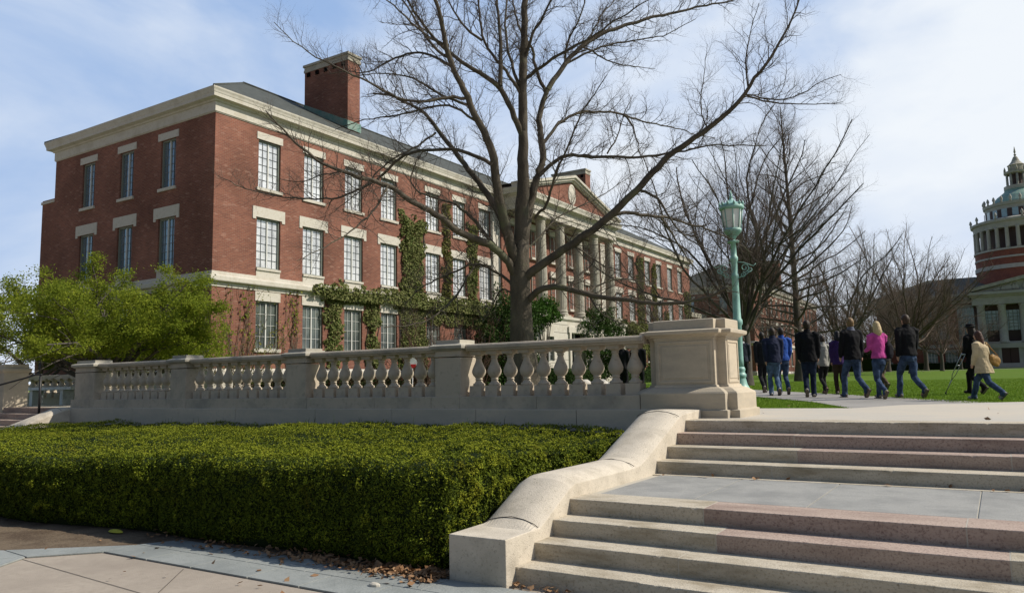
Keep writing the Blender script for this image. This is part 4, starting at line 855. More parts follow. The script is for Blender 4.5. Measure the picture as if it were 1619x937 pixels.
# ---- the big bare tree, limbs measured from the photo, each limb leaning towards or away from the viewer
TW = 17.9
LIMBS = [ # (depth slope, r0 px, r1 px, points px)
 ('T',0,17.5,16,[(826,560),(825,538),(824,500),(823,465),(822,440),(822,413),(825,380)]),
 (0.0,25,13,[(822,430),(823,405),(826,350),(827,300),(827,250),(827,207)]),
 (0.05,14,4,[(827,207),(826,138),(828,80),(830,35),(829,0),(834,-60),(830,-120),(838,-170)]),
 (-.3,16,3,[(818,425),(810,398),(799,356),(786,300),(781,246),(769,217),(750,179),(735,144),(714,105),(702,70),(698,29),(688,0),(676,-40),(670,-80)]),
 (.4,5,1.2,[(735,144),(705,86),(685,77),(660,38),(637,0),(610,-30),(590,-50)]),
 (-.5,4,1,[(700,70),(676,58),(644,32),(618,2),(590,-12)]),
 (.5,4,.8,[(714,105),(692,93),(685,86),(644,83),(612,99),(593,112),(573,115),(541,112),(520,118)]),
 (-.4,4.5,.8,[(740,155),(705,154),(670,163),(644,160),(612,147),(580,128),(540,110),(503,93),(468,70),(433,35)]),
 (.3,4,.8,[(738,166),(721,160),(695,150),(663,128),(638,118),(600,115),(560,122)]),
 (-.2,3.5,.8,[(750,190),(721,168),(692,166),(657,178),(612,184),(570,190),(530,205)]),
 (.35,12,2.8,[(812,415),(803,375),(795,350),(772,307),(737,264),(714,234),(690,203),(672,178),(644,163),(618,150),(590,148)]),
 (-.6,3.5,.8,[(689,210),(664,230),(630,245),(607,261),(585,285),(560,311),(520,340)]),
 (.5,5.5,.9,[(783,264),(765,252),(749,245),(718,236),(676,236),(637,245),(614,268),(590,290),(560,303),(537,314),(484,314),(445,312),(388,299),(345,278)]),
 (-.5,12,1.5,[(815,440),(806,412),(772,384),(733,372),(699,345),(657,322),(634,307),(614,291),(576,283),(545,272),(514,263),(484,241),(464,222),(434,191),(420,175)]),
 (.3,6,1.5,[(800,405),(778,384),(760,361),(737,334),(718,322),(691,314),(666,306),(645,290),(657,257)]),
 (-.6,3,.7,[(614,291),(600,320),(580,345),(550,370),(510,392),(470,412)]),
 (.6,2.5,.6,[(576,283),(540,270),(510,276),(470,290),(440,282)]),
 (.5,4.5,1.2,[(812,455),(803,441),(780,426),(753,414),(714,432),(691,441),(662,456),(640,480)]),
 (-.7,3.5,1.2,[(753,416),(735,445),(722,468),(698,492),(676,507),(640,515),(607,518)]),
 (.4,3,.9,[(812,470),(797,452),(791,452),(783,478),(770,500),(760,515)]),
 (-.3,13,8,[(826,452),(837,428),(866,413),(905,385),(930,370),(962,343),(985,321),(1010,298),(1026,279),(1045,260),(1057,246)]),
 (-.35,8,1.4,[(1057,246),(1088,225),(1119,204),(1153,176),(1178,152),(1185,133),(1202,114),(1226,80),(1247,45),(1261,7),(1268,-15)]),
 (-.2,2.5,.7,[(1180,152),(1205,160),(1240,164),(1281,166),(1333,161)]),
 (-.6,2.2,.6,[(1180,150),(1226,160),(1264,152),(1299,128),(1330,118)]),
 (-.1,2.2,.6,[(1183,140),(1178,110),(1182,70),(1196,20),(1200,5)]),
 (.1,1.8,.5,[(1119,204),(1105,170),(1112,130),(1116,90),(1118,70)]),
 (.6,5.5,1.4,[(962,343),(985,334),(1020,341),(1055,343),(1084,353),(1126,364),(1160,380),(1190,400)]),
 (-.6,4,.8,[(1010,301),(1033,305),(1049,324),(1058,346),(1080,372),(1108,392),(1140,400)]),
 (.5,3.4,.8,[(1045,345),(1065,372),(1082,400),(1100,430),(1090,450)]),
 (-.5,10,2.5,[(830,480),(841,465),(857,453),(885,452),(924,465),(959,471),(998,474),(1023,481),(1055,479),(1087,478),(1120,470),(1150,455)]),
 (.5,3.2,.8,[(924,464),(950,449),(980,438),(1010,446),(1040,440)]),
 (-.5,2.6,.7,[(930,466),(945,492),(965,505),(990,512)]),
 (.2,14,7,[(827,385),(835,340),(846,285),(861,252),(854,214),(852,180),(866,142)]),
 (.35,8,2,[(866,142),(891,104),(915,76),(953,52),(987,41),(1022,29),(1064,21),(1108,10),(1153,3),(1175,-5)]),
 (.6,5,1.0,[(858,228),(884,194),(911,178),(953,176),(987,181),(1022,194),(1077,204),(1098,213),(1130,218)]),
 (-.3,6,1.1,[(846,284),(856,273),(884,249),(901,242),(929,250),(960,246),(1012,250),(1050,242),(1084,239),(1108,230),(1160,229),(1212,231)]),
 (-.5,5,1,[(830,125),(877,90),(905,74),(940,57),(975,30),(1010,10),(1045,-10)]),
 (.2,3.5,.9,[(897,100),(936,80),(974,67),(1022,62),(1057,55),(1077,41),(1100,30)]),
 (.6,3,.7,[(920,74),(935,78),(953,95),(987,104),(1036,109)]),
 (-.1,3.5,1,[(893,100),(894,76),(908,45),(922,17),(928,-20),(935,-50)]),
 (.4,2.5,.8,[(930,60),(939,50),(946,28),(970,3),(990,-30)]),
 (.3,5.5,1.6,[(864,148),(855,128),(848,115),(842,76),(820,48),(811,0),(806,-40)]),
 (.2,2.5,.7,[(960,243),(980,210),(985,180),(1000,150)]),
 (-.5,3.5,.8,[(985,181),(998,190),(1004,215),(1010,240),(1018,262)]),
 (-.4,9,2,[(826,215),(804,163),(788,134),(756,115),(718,90),(698,73),(673,45),(657,22),(644,0),(630,-30)]),
 (.3,7,2,[(791,136),(792,120),(793,73),(788,32),(785,0),(780,-50)]),
 (-.2,5.5,1.5,[(824,150),(804,115),(782,93),(762,61),(756,0),(750,-50)]),
 (.5,5,1.5,[(820,135),(804,86),(798,41),(801,0),(806,-50)]),
 (-.6,4,1,[(762,64),(734,45),(718,19),(708,3),(700,-30)]),
 (-.3,5,1.4,[(829,100),(842,52),(866,14),(876,-20),(880,-60)]),
 (.6,3,.8,[(836,391),(857,372),(876,346),(908,330),(940,315),(959,305),(1004,273)]),
 (-.5,4.5,1,[(846,345),(852,330),(863,336),(867,314),(876,279),(889,250),(905,215),(918,180),(940,150),(960,118)]),
 (.3,2.5,.8,[(905,385),(925,400),(950,418),(985,430),(1010,436)]),
 (.4,3.0,.8,[(900,455),(920,430),(940,415),(945,400)]),
]
tr = np.random.default_rng(11)
trunkpaths = []; limbpaths = []
for L_ in LIMBS:
    if L_[0] == 'T':
        pts = L_[4]; P = [np.array(at_w(px,py,TW)) for px,py in pts]; rpx = [24,19,17,16,15.6,14.5,11.5]; trunkpaths.append((P, rpx)); continue
    sl_, r0, r1, pts = L_; P = []; 
    x0, y0 = pts[0]
    base_off = 0.
    # limbs that start on another limb begin at that limb's depth (nearest already-placed point)
    if limbpaths:
        best = 1e9
        for Q, Rq, S in limbpaths:
            dd = np.hypot(S[:,0]-x0, S[:,1]-y0); k = dd.argmin()
            if dd[k] < best: best = dd[k]; base_off = S[k,2]
        if best > 22 or math.hypot(x0-822,y0-440) < 30: base_off = 0.
    S = []; acc = 0; px0, py0 = pts[0]
    for px, py in pts:
        acc += math.hypot(px-px0,py-py0); px0, py0 = px, py; w = TW+base_off+sl_*acc*TW/F_PX; P.append(np.array(at_w(px,py,w))); S.append((px,py,w-TW))
    Q, s, d = resample(P, .16, .010, tr); S = np.array(S); Rr = np.interp(s/d[-1], np.linspace(0,1,2), [r0,r1])*TW/F_PX*.5*1.0
    S2 = np.stack([np.interp(s,d,S[:,k]) for k in range(3)],1)
    limbpaths.append((Q, Rr*2*.5*1.12, S2))
b = MB(); P, rp = trunkpaths[0]; gp = Vector(at_w(827,575,TW)); pts = [Vector((gp.x,gp.y,gz(gp.y)-.1)), Vector((gp.x,gp.y,gz(gp.y)+.12))]+[Vector(p) for p in P[1:]]
rad = [.52,.40]+[r_*TW/F_PX for r_ in rp[1:]]
loops = []
for i,(p,r_) in enumerate(zip(pts,rad)):
    loops.append([(p.x+r_*(1+(.16*math.sin(5*a)+.08*math.sin(3*a+1) if i < 2 else .05*math.sin(5*a)))*math.cos(a), p.y+r_*(1+(.16*math.sin(5*a)+.08*math.sin(3*a+1) if i < 2 else .05*math.sin(5*a)))*math.sin(a), p.z) for a in [k*2*math.pi/20 for k in range(20)]])
b.loft(loops, 0, True, True)
for Q, Rr, _ in limbpaths[:2]:
    pass
bt = empty('bare_tree', (gp.x,gp.y,gz(gp.y)), 'large bare spreading tree with dark limbs standing just behind the balustrade in the middle', 'tree', 'bare trees')
offset_parent(b.build('trunk', [M['bark']], bt), bt)
big = [(Q,Rr) for Q,Rr,_ in limbpaths]
me = tubes_mesh('limbs', big[:1], 14); offset_parent(link('leader', me, M['bark'], bt), bt)
me = tubes_mesh('limbs', big[1:], 8); offset_parent(link('limbs', me, M['bark'], bt), bt)
lv = ramify([(Q,np.minimum(Rr,.05)) for Q,Rr in big[1:]], tr, [(.125,1.25,.5,.011,.20,.10,7),(.085,.62,.6,.0044,.24,.12,5),(.062,.34,.65,.0027,.25,.1,3)])
me = tubes_mesh('crown', lv[0]+lv[1], 4); offset_parent(link('branches', me, M['limb'], bt), bt)
me = tubes_mesh('twigs', lv[2], 3); offset_parent(link('twigs', me, M['twig'], bt), bt)
print('twigs', [len(x) for x in lv])

def grow(r, H, habit, n1, spread, lean=(0,0)):
    """procedural bare tree, base at origin. returns trunk path and limb paths"""
    trunk = []; z = 0; p = np.array([0.,0.,-.1]); 
    if habit == 'pin':
        k = 16; P = np.array([[lean[0]*t+.12*math.sin(3*t+1), lean[1]*t+.1*math.sin(4*t), H*t] for t in np.linspace(0,1,k)]); R = H*.0145*(1-np.linspace(0,1,k)*.93)+.006
        R[0] *= 1.5
        limbs = []
        for i in range(n1):
            t = .14+.84*(i+r.uniform(0,1))/n1; s = t*(k-1); j = min(int(s),k-2); base = P[j]+(P[j+1]-P[j])*(s-j)
            a = i*2.4+r.normal()*.3; el = -.05+t*1.05+r.normal()*.08; L_ = spread*(1-t**2.2)**.8*(.62+.38*min(1,t*3))*r.uniform(.75,1.1)*(1-.35*t)+.4
            d = np.array([math.cos(a)*math.cos(el),math.sin(a)*math.cos(el),math.sin(el)])
            limbs.append(twig(base,d,L_,min(R[j]*.42,.075),r,10,.10,0,.35))
        return (P,R), limbs
    k = 6; hz_ = H*.21; P = np.array([[.05*math.sin(3*t),.04*math.sin(2*t),hz_*t] for t in np.linspace(0,1,k)]); R = np.linspace(H*.020,H*.0165,k); R[0] *= 1.35
    limbs = []; 
    for i in range(n1):
        a = i*2.4+r.normal()*.3; el = r.uniform(.35,1.35) if habit == 'vase' else r.uniform(.1,1.3)
        base = P[-1]*r.uniform(.75,1.0); d = np.array([math.cos(a)*math.cos(el),math.sin(a)*math.cos(el),math.sin(el)])
        L_ = (H-hz_)*(.55+.5*math.sin(el))*r.uniform(.8,1.05)*(spread if el < .8 else 1)
        limbs.append(twig(base,d,L_,R[-1]*r.uniform(.28,.46),r,14,.11,0,.5 if el < .9 else .1))
    extra = []
    for Pq,Rq in limbs:
        for _ in range(5):
            j = r.integers(2,11); d = Pq[j+1]-Pq[j]; d /= np.linalg.norm(d); d = d+r.normal(size=3)*.5; d[2] += .15
            extra.append(twig(Pq[j],d,np.linalg.norm(Pq[-1]-Pq[j])*r.uniform(.6,1.0),Rq[j]*.6,r,9,.12,0,.3))
    return (P,R), limbs+extra
def bare_tree(px, py, w, H, habit, n1, spread, label, twm, seed, specs, limbm='limb', lean=(0,0)):
    base = at_w(px,py,w); z0 = gz(base.y); r = np.random.default_rng(seed)
    tk, lb_ = grow(r,H,habit,n1,spread,lean); root = empty('bare_tree', (base.x,base.y,z0), label, 'tree', 'bare trees')
    me = tubes_mesh('trunk',[tk],10); link('trunk', me, M['limb'], root)
    me = tubes_mesh('limbs',lb_,6); link('limbs', me, M[limbm], root)
    lv = ramify(lb_, r, specs, .8); 
    for k_, l in enumerate(lv):
        me = tubes_mesh('branches',l,3); link('branches' if k_ == 0 else 'twigs', me, M[limbm] if k_ == 0 else M[twm], root)
    return root
S1 = [(.22,2.1,.42,.014,.14,.12,6),(.17,.95,.6,.007,.18,.12,4),(.17,.55,.6,.0055,.2,.1,3)]
bare_tree(1180,600,36,13.6,'vase',14,1.25,'dark many-limbed bare tree directly behind the green lamp post','twig',21,S1)
bare_tree(1262,592,44,16.2,'pin',64,5.9,'tall straight-trunked bare tree to the right of the lamp post, twigs turning reddish','twig_red',5,[(.2,2.0,.5,.012,.16,.12,6),(.16,.95,.6,.007,.2,.12,4),(.13,.5,.6,.005,.2,.1,3)])
SF = [(.30,1.9,.5,.018,.16,.1,6),(.22,1.0,.6,.011,.2,.1,4),(.24,.65,.6,.010,.2,.1,3)]
bare_tree(1336,590,60,12.6,'vase',12,1.15,'smaller bare tree with twisting limbs behind the walking people','twig_tan',8,SF)
bare_tree(1443,588,72,14.8,'vase',19,1.0,'rounded bare tree with dense brown twigs in front of the library wing','twig_tan',9,[(.34,2.1,.5,.02,.14,.1,6),(.26,1.05,.6,.013,.2,.1,4),(.27,.7,.6,.011,.2,.1,3)],'twig')
bare_tree(1395,588,84,13.5,'vase',14,1.1,'bare tree with tan twigs left of the rounded library tree','twig',12,SF,'twig')
bare_tree(1490,588,95,11.0,'vase',10,1.3,'low wide bare tree with reddish twigs against the library windows','twig_red',13,SF,'twig')
bare_tree(1305,590,78,9.0,'vase',9,1.2,'small distant bare tree between the tall tree and the twisted one','twig_red',14,SF[:2],'twig')
bare_tree(1070,590,62,10.5,'vase',9,1.1,'bare tree in front of the far end of the nearest brick building','twig',16,SF)
for k_,(px_,w_,H_,lab_) in enumerate(((1405,108,15.5,'grey-brown bare tree far back left of the library roof'),(1465,112,16.0,'dense far bare tree rising against the library roof'),(1360,118,14.0,'far bare tree in the gap between the second brick building and the library'),(1318,125,13.0,'farthest bare tree beyond the end of the second brick building'),(1520,118,11.5,'far bare tree covering the left windows of the library'))):
    bare_tree(px_,588,w_,H_,'vase',11,1.15,lab_,'twig' if k_ % 2 else 'twig_tan',40+k_,[(.45,2.4,.5,.03,.15,.08,6),(.3,1.3,.6,.019,.2,.1,4),(.26,.8,.6,.014,.2,.1,3)],'twig')
bare_tree(1225,590,70,11.5,'vase',9,1.1,'bare tree in front of the second brick building','twig',17,SF)

# ---- green spring tree at the left
def green_tree(x, y, H, wx, wy, label, seed, nleaf, limbs_n=9):
    r = np.random.default_rng(seed); z0 = gz(y); root = empty('green_tree', (x,y,z0), label, 'tree')
    tk = (np.array([[0,0,-.1],[.02,0,.25],[.05,0,.7],[.0,.05,1.2]]), np.array([.26,.19,.17,.17])); lb_ = []
    for i in range(limbs_n):
        a = i*2.4+.4; el = r.uniform(.15,1.0); L_ = 1.0
        d = np.array([math.cos(a)*math.cos(el)*wx,math.sin(a)*math.cos(el)*wy,math.sin(el)*H*.75])
        lb_.append(twig(np.array([0,0.03,r.uniform(.7,1.2)]),d,np.linalg.norm(d)*r.uniform(.75,1),.075,r,12,.13,0,.1))
    for Pq,Rq in list(lb_):
        for _ in range(4):
            j = r.integers(3,10); d = Pq[j+1]-Pq[j]; d /= np.linalg.norm(d); d = d+r.normal(size=3)*.45
            lb_.append(twig(Pq[j],d,np.linalg.norm(Pq[-1]-Pq[j])*.8+.5,Rq[j]*.55,r,7,.15,0,.0))
    me = tubes_mesh('trunk',[tk],10); link('trunk', me, M['limb'], root)
    lv = ramify(lb_, r, [(.35,1.1,.5,.014,.2,.25,5),(.22,.5,.6,.007,.2,.15,4)], .9)
    me = tubes_mesh('limbs',lb_+lv[0],5); link('limbs', me, M['limb'], root)
    # leaves follow the fine branches: a little cloud along each one
    src = lv[1]+lv[0]; idx = r.integers(0,len(src),nleaf); tt = r.uniform(.15,1.05,nleaf)
    P = np.array([src[i][0][0]*(1-t)+src[i][0][-1]*t for i,t in zip(idx,tt)])
    P += r.normal(size=P.shape)*np.array([.15,.15,.07]); P = P[P[:,2] > 1.5]
    cl = fnoise(P, .9, seed); P = P[cl > -.30]
    leaves_obj('crown', P, M['spring'], .07, .5, np.tile([0,0,.6],(len(P),1)), 1.0, root)
    return root
g1 = at_y(165,575,13.6)
green_tree(g1.x, 13.6, 5.1, 6.2, 3.6, 'broad low tree in fresh yellow-green leaf behind the left end of the balustrade', 31, 210000, 24)
green_tree(-33.5, 16.5, 6.0, 5.0, 4.0, 'second yellow-green leafing tree cut off by the left edge of the photo', 32, 70000, 10)

# ================================================================ SHRUBS AND IVY
def shrub(name, label, c, rad, n, m, size, twigs=None, group=None, flat=False):
    root = empty(name, (c[0],c[1],gz(c[1])), label, 'shrub', group); r = rng
    d = r.normal(size=(n,3)); d /= np.linalg.norm(d,axis=1)[:,None]; rr_ = r.uniform(.55,1,n)**.5
    P = d*np.array(rad)*rr_[:,None]; k = np.array([mnoise.noise(Vector(q*1.4+np.array(c)*.7)) for q in P]); P *= (1+.75*k)[:,None]; P[:,2] += c[2]-gz(c[1]); P = P[P[:,2] > 0]
    leaves_obj('foliage', P, m, size, .5, None, 1, root)
    b = MB()
    for t in range(7):
        a = t*.9; b.tube([(0.1*math.cos(a),.1*math.sin(a),0),(rad[0]*.25*math.cos(a),rad[1]*.25*math.sin(a),(c[2]-gz(c[1]))*.6+.1),(rad[0]*.5*math.cos(a),rad[1]*.5*math.sin(a),max(.3,c[2]-gz(c[1])))],[.05,.035,.015],5)
    for k_ in range(1): b.build('stems', [M['limb']], root)
    return root
XS = -24.3
p = at_x(808,512,XS); shrub('evergreen_shrub','large dark evergreen bush hidden behind the trunk of the big bare tree',(XS,p.y,p.z-1.2),(1.6,2.4,2.9),16000,M['evergreen'],.16)
p = at_x(860,493,XS); shrub('evergreen_shrub','rounded green bush against the pale entrance storey right of the big trunk',(XS,p.y,p.z),(.9,1.5,.85),7000,leaf_mat('bright_evergreen_leaf',(.035,.085,.015),(.06,.13,.02),.15,.5),.13)
b = MB(); b.tube([(XS,p.y,gz(p.y)),(XS,p.y,p.z)],.08,6); 
p = at_x(950,512,XS); shrub('evergreen_shrub','dark evergreen bush at the right side of the entrance, half covered by reddish twigs',(XS,p.y,p.z-1.4),(1.5,2.6,2.5),15000,M['evergreen'],.16)
def twig_shrub(label, c, H, W_, n, m, seed, leafm=None):
    r = np.random.default_rng(seed); root = empty('twiggy_shrub', c, label, 'shrub'); st = []
    for i in range(n):
        a = r.uniform(0,6.28); el = r.uniform(.6,1.5); st.append(twig(np.array([r.normal()*W_*.18,r.normal()*W_*.3,0.]),np.array([math.cos(a)*math.cos(el),math.sin(a)*math.cos(el),math.sin(el)]),H*r.uniform(.6,1.05),.022,r,8,.1,0,.2))
    lv = ramify(st, r, [(.22,.8,.6,.012,.18,.2,5),(.2,.4,.6,.009,.2,.2,3)], .2)
    link('stems', tubes_mesh('stems',st,4), m, root); link('twigs', tubes_mesh('twigs',lv[0]+lv[1],3), m, root)
    if leafm:
        P = np.concatenate([q[0][1:] for q in lv[0]+lv[1]]); P = P[r.uniform(size=len(P)) < .5]+r.normal(size=(1,3))*.02; leaves_obj('leaves', P, leafm, .08, .5, None, 1, root)
    return root
for px,py,H,lab,sd in ((668,560,4.2,'red-twigged bare shrub against the ivy below the first-floor windows',1),(705,560,4.0,'red-twigged bare shrub in the middle of the row left of the big trunk',2),(748,560,4.4,'red-twigged bare shrub nearest the big trunk',3),(985,560,3.6,'red-twigged shrub right of the entrance beside the dark evergreen',4)):
    p = at_x(px,py,-24.9); twig_shrub(lab,(p.x,p.y,gz(p.y)),H,2.2,34,M['twig_red'],sd,M['burgundy'] if sd != 2 else None)
p = at_x(375,560,-25.2); twig_shrub('thin climbing shrub with yellow-green leaves at the corner of the nearest brick building',(p.x,p.y,gz(p.y)),4.6,1.4,26,M['twig_tan'],6,M['ivy_y'])
# low foundation hedges
def low_hedge(label, x0, x1, y0, y1, h, m, n):
    root = empty('low_hedge', ((x0+x1)/2,(y0+y1)/2,gz(y0)), label, 'hedge')
    P = np.c_[rng.uniform(x0,x1,n),rng.uniform(y0,y1,n),rng.uniform(0,1,n)**.6*h]; P[:,2] += .07*np.sin(P[:,1]*2.1)+.05*np.sin(P[:,0]*3)
    P -= np.array([(x0+x1)/2,(y0+y1)/2,0]); leaves_obj('foliage',P,m,.10,.6,None,1,root)
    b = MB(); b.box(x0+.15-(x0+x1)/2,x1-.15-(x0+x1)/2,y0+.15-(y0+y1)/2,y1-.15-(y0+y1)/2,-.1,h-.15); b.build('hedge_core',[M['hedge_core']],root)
low_hedge('low burgundy-leaved hedge along the foot of the nearest brick building',-25.9,-24.9,20.5,39.5,.95,M['burgundy'],26000)
low_hedge('low dark green hedge in front of the pale entrance storey',-22.6,-21.7,38.5,46.0,1.0,M['evergreen'],11000)
low_hedge('low dark green hedge right of the entrance path',-22.6,-21.7,49.5,60,1.1,M['evergreen'],11000)
low_hedge('reddish brown distant hedge at the far end of the lawn left of the library',-46,-16.5,138,141,2.2,M['burgundy'],16000)
low_hedge('dark distant shrub belt across the far end of the quad',-60,-18,148,151,5.0,M['evergreen'],30000)
low_hedge('dark hedge along the base of the library wing',-16,0.5,LY-4,LY-2.5,1.2,M['evergreen'],8000)
for k_,(px,py,lab) in enumerate(((925,600,'pale rounded stone lump on the lawn seen between the balusters, the left one'),(951,600,'pale rounded stone lump on the lawn seen between the balusters, the right one'))):
    p = at_y(px,py,14.5); b = MB(); b.lathe((p.x,p.y,T-.05),[(.10,0),(.12,.2),(.2,.28),(.22,.4),(.16,.55),(.05,.62)],12); tag(b.build('stone_urn',[M['lime']]),lab,'stone')
p = at_y(652,573,15.0); b = MB()
def disc(mb, c, r_, th, mi, half=None):
    nrm = Vector((p.x,p.y,0)).normalized(); s_ = Vector((-nrm.y,nrm.x,0)); L0 = []; 
    A_ = [i*2*math.pi/20 for i in range(20)] if half is None else [math.pi+i*math.pi/12 for i in range(13)]
    for o_ in (-th,th): L0.append([tuple(Vector(c)+nrm*o_+s_*(r_*math.cos(a))+Vector((0,0,r_*math.sin(a)))) for a in A_])
    mb.loft(L0, mi)
disc(b,(p.x,p.y,p.z),.12,.01,0); disc(b,(p.x,p.y,p.z-.04),.095,.016,1,1); b.tube([(p.x,p.y,gz(p.y)-.1),(p.x,p.y,p.z-.1)],.012,6,0)
tag(b.build('marker_sign',[M['signw'],M['signr']]),'small round white marker with a red lower half on a stake, seen between the balusters','sign')

def ivy(label, regions, dens=520, size=.115, m=None, xo=0.0, seed=0, twigs=False):
    """regions: list of (y0,y1,z0,z1,pad) on the long facade"""
    y_ = np.mean([r_[0] for r_ in regions]); root = empty('climbing_ivy', (X,float(y_),gz(float(y_))), label, 'ivy', 'ivy plants on the facade'); P = []
    for (y0,y1,z0,z1) in regions:
        n = int((y1-y0)*(z1-z0)*dens*1.25); y = rng.uniform(y0-.12,y1+.12,n); z = rng.uniform(z0-.12,z1+.12,n); d = np.minimum(np.minimum(y-y0,y1-y),np.minimum(z-z0+.3,z1-z))
        q = np.c_[np.zeros(n),y,z]; nz = fnoise(q,1.3,seed)*.5+fnoise(q,4.5,seed+3)*.25; k = d+nz > .13
        th = .05+.16*np.clip(d[k]*2,0,1)+.10*np.abs(nz[k])
        ledge = ((z[k] > 5.7) & (z[k] < 6.5))*.22
        P.append(np.c_[X+ledge+rng.uniform(.2,1,k.sum())*th+xo,y[k],z[k]])
    P = np.concatenate(P)-np.array([X,y_,gz(float(y_))]); nrm = np.tile([1.0,0,.35],(len(P),1))
    leaves_obj('leaves',P,m or M['ivy'],size,.85,nrm,.8,root)
    b = MB(); r = rnd
    for (y0,y1,z0,z1) in regions:
        for k in range(max(2,int((y1-y0)*2))):
            yy = r.uniform(y0+.1,y1-.1) if y1-y0 > .3 else (y0+y1)/2; pts = [(.03,yy+r.uniform(-.15,.15)-y_,z0+(z1-z0)*t/5-gz(float(y_))) for t in range(6)]; 
            if z1-z0 > 1.2: b.tube(pts,[.03,.026,.022,.018,.012,.006],4)
    if b.v: b.build('stems',[M['limb']],root)
    return root
ivy('widest ivy column, climbing from the ground up to the top-floor windows',[(31.0,33.15,2.2,10.9),(30.95,32.5,2.0,6.4),(32.9,33.5,9.2,10.6)],seed=1)
ivy('ivy running along the stone ledge over the ground-floor windows',[(24.6,41.0,5.95,6.62),(25.4,33,5.7,6.3)],seed=2)
ivy('ivy hanging between the second and third ground-floor windows',[(25.65,26.9,2.5,6.2)],seed=3)
ivy('ivy hanging between the third and fourth ground-floor windows',[(28.35,29.5,2.6,6.2)],seed=4)
ivy('narrow ivy strip between the fifth and sixth bays',[(34.75,35.75,5.8,12.2)],seed=5,m=leaf_mat('ivy_olive',(0.09,0.12,0.025),(0.16,0.14,0.05),.15,.4))
ivy('narrow ivy strip between the sixth and seventh bays',[(37.3,38.45,5.8,11.2)],seed=6)
ivy('ivy over the ground floor below the sixth and seventh bays',[(33.2,40.6,5.0,6.3),(31.0,33.4,2.0,5.9)],seed=7)
ivy('broad ivy patch right of the portico, near the first bays beyond the columns',[(62.9,64.6,3.0,12.6),(59.6,64.8,4.5,6.6)],420,.14,seed=8)
ivy('olive ivy strip between the far bays',[(66.3,67.6,4.0,12.3),(69.2,70.6,4,8)],340,.14,seed=9,m=leaf_mat('ivy_olive',(0.09,0.12,0.025),(0.15,0.14,0.05),.15,.4))
ivy('ivy at the far end of the nearest brick building',[(74.9,76.9,3.0,10.5),(64.8,76.8,3.0,6.3)],300,.15,seed=10)
def vine(label, y0, y1, z0, z1, seed):
    r = np.random.default_rng(seed); root = empty('bare_vine',(X+.03,(y0+y1)/2,gz(y0)),label,'ivy'); st = []
    for i in range(7):
        y = r.uniform(y0,y1)-(y0+y1)/2; P = [[.03,y*.5,0]]
        for t in np.linspace(0,1,14)[1:]: P.append([.03+.01*r.normal(),y*.5*(1-t)+y*t+.12*math.sin(t*9+i)+.04*r.normal(),(z1-gz(y0))*t*r.uniform(.97,1)])
        st.append((np.array(P),np.linspace(.022,.008,14)))
    lv = ramify(st,r,[(.22,.45,.6,.009,.3,.1,4),(.15,.25,.7,.006,.3,.1,3)],.3)
    for l in lv:
        for P,_ in l: P[:,0] = np.clip(P[:,0],.02,.12)
    link('stems',tubes_mesh('stems',st+lv[0]+lv[1],4),M['twig_tan'],root)
    P = np.concatenate([q[0] for q in lv[1]]); P = P[(P[:,2] > (z1-gz(y0))*.55) & (r.uniform(size=len(P)) < .35)]+np.array([.03,0,0]); leaves_obj('leaves',P,M['ivy_y'],.10,.8,np.tile([1.,0,.3],(len(P),1)),.6,root)
vine('mostly bare vine with a few yellow leaves between the first and second ground-floor windows',23.15,24.2,2.3,6.1,3)
vine('mostly bare vine with yellowing leaves left of the first ground-floor window',20.2,21.6,2.3,5.9,5)

# ================================================================ LAMP POST
lpz = at_g(1172,631); LX, LYY = lpz.x, lpz.y; lz0 = gz(LYY)
lamp = empty('lamp_post', (LX,LYY,lz0), 'tall pale green lamp post with a glazed lantern and scroll brackets behind the pedestal', 'lamp post')
def zlamp(py): return at_y(1165,py,LYY).z-lz0
b = MB(); b.lathe((0,0,0), [(.33,0),(.33,.10),(.30,.13),(.27,.16),(.28,.2),(.22,.26),(.165,.36),(.14,.48),(.13,.52),(.15,.54),(.15,.6),(.13,.62),(.115,.66),(.13,.70),(.13,.74),(.108,.78)], 20); b.build('base', [M['lampgreen']], lamp)
zn = zlamp(383); b = MB()
b.lathe((0,0,.77), [(.105,0),(.10,.2),(.098,zlamp(515)-.77),(.125,zlamp(512)-.77),(.125,zlamp(506)-.77),(.095,zlamp(503)-.77),(.078,zlamp(440)-.77),(.092,zlamp(438)-.77),(.092,zlamp(434)-.77),(.076,zlamp(432)-.77),(.074,zlamp(413)-.77),(.095,zlamp(411)-.77),(.095,zlamp(406)-.77),(.07,zlamp(404)-.77),(.066,zn-.78),(.14,zn-.77),(.145,zn-.73),(.06,zn-.70),(.055,zn-.65)], 16)
b.build('pole', [M['lampgreen']], lamp)
zc = zlamp(366); zg0 = zlamp(361); zg1 = zlamp(330); zr = zlamp(322); zt_ = zlamp(305)
b = MB(); b.lathe((0,0,0), [(.06,zn+.08),(.09,zn+.14),(.19,zc-.03),(.215,zc),(.225,zc+.03),(.215,zg0)], 16); b.build('lantern_cup', [M['lampgreen']], lamp)
n = 8; gl = MB(); ring = lambda r_, z_: [(r_*math.cos(2*math.pi*(j+.5)/n), r_*math.sin(2*math.pi*(j+.5)/n), z_) for j in range(n)]
gl.loft([ring(.185,zg0-.01), ring(.245,zg1+.01)]); gl.build('glass', [M['lampglass']], lamp)
b = MB()
for j in range(n):
    a = 2*math.pi*(j+.5)/n; b.tube([(.20*math.cos(a),.20*math.sin(a),zg0-.01),(.262*math.cos(a),.262*math.sin(a),zg1+.02)], .014, 5)
b.build('glazing_bars', [M['lampgreen']], lamp)
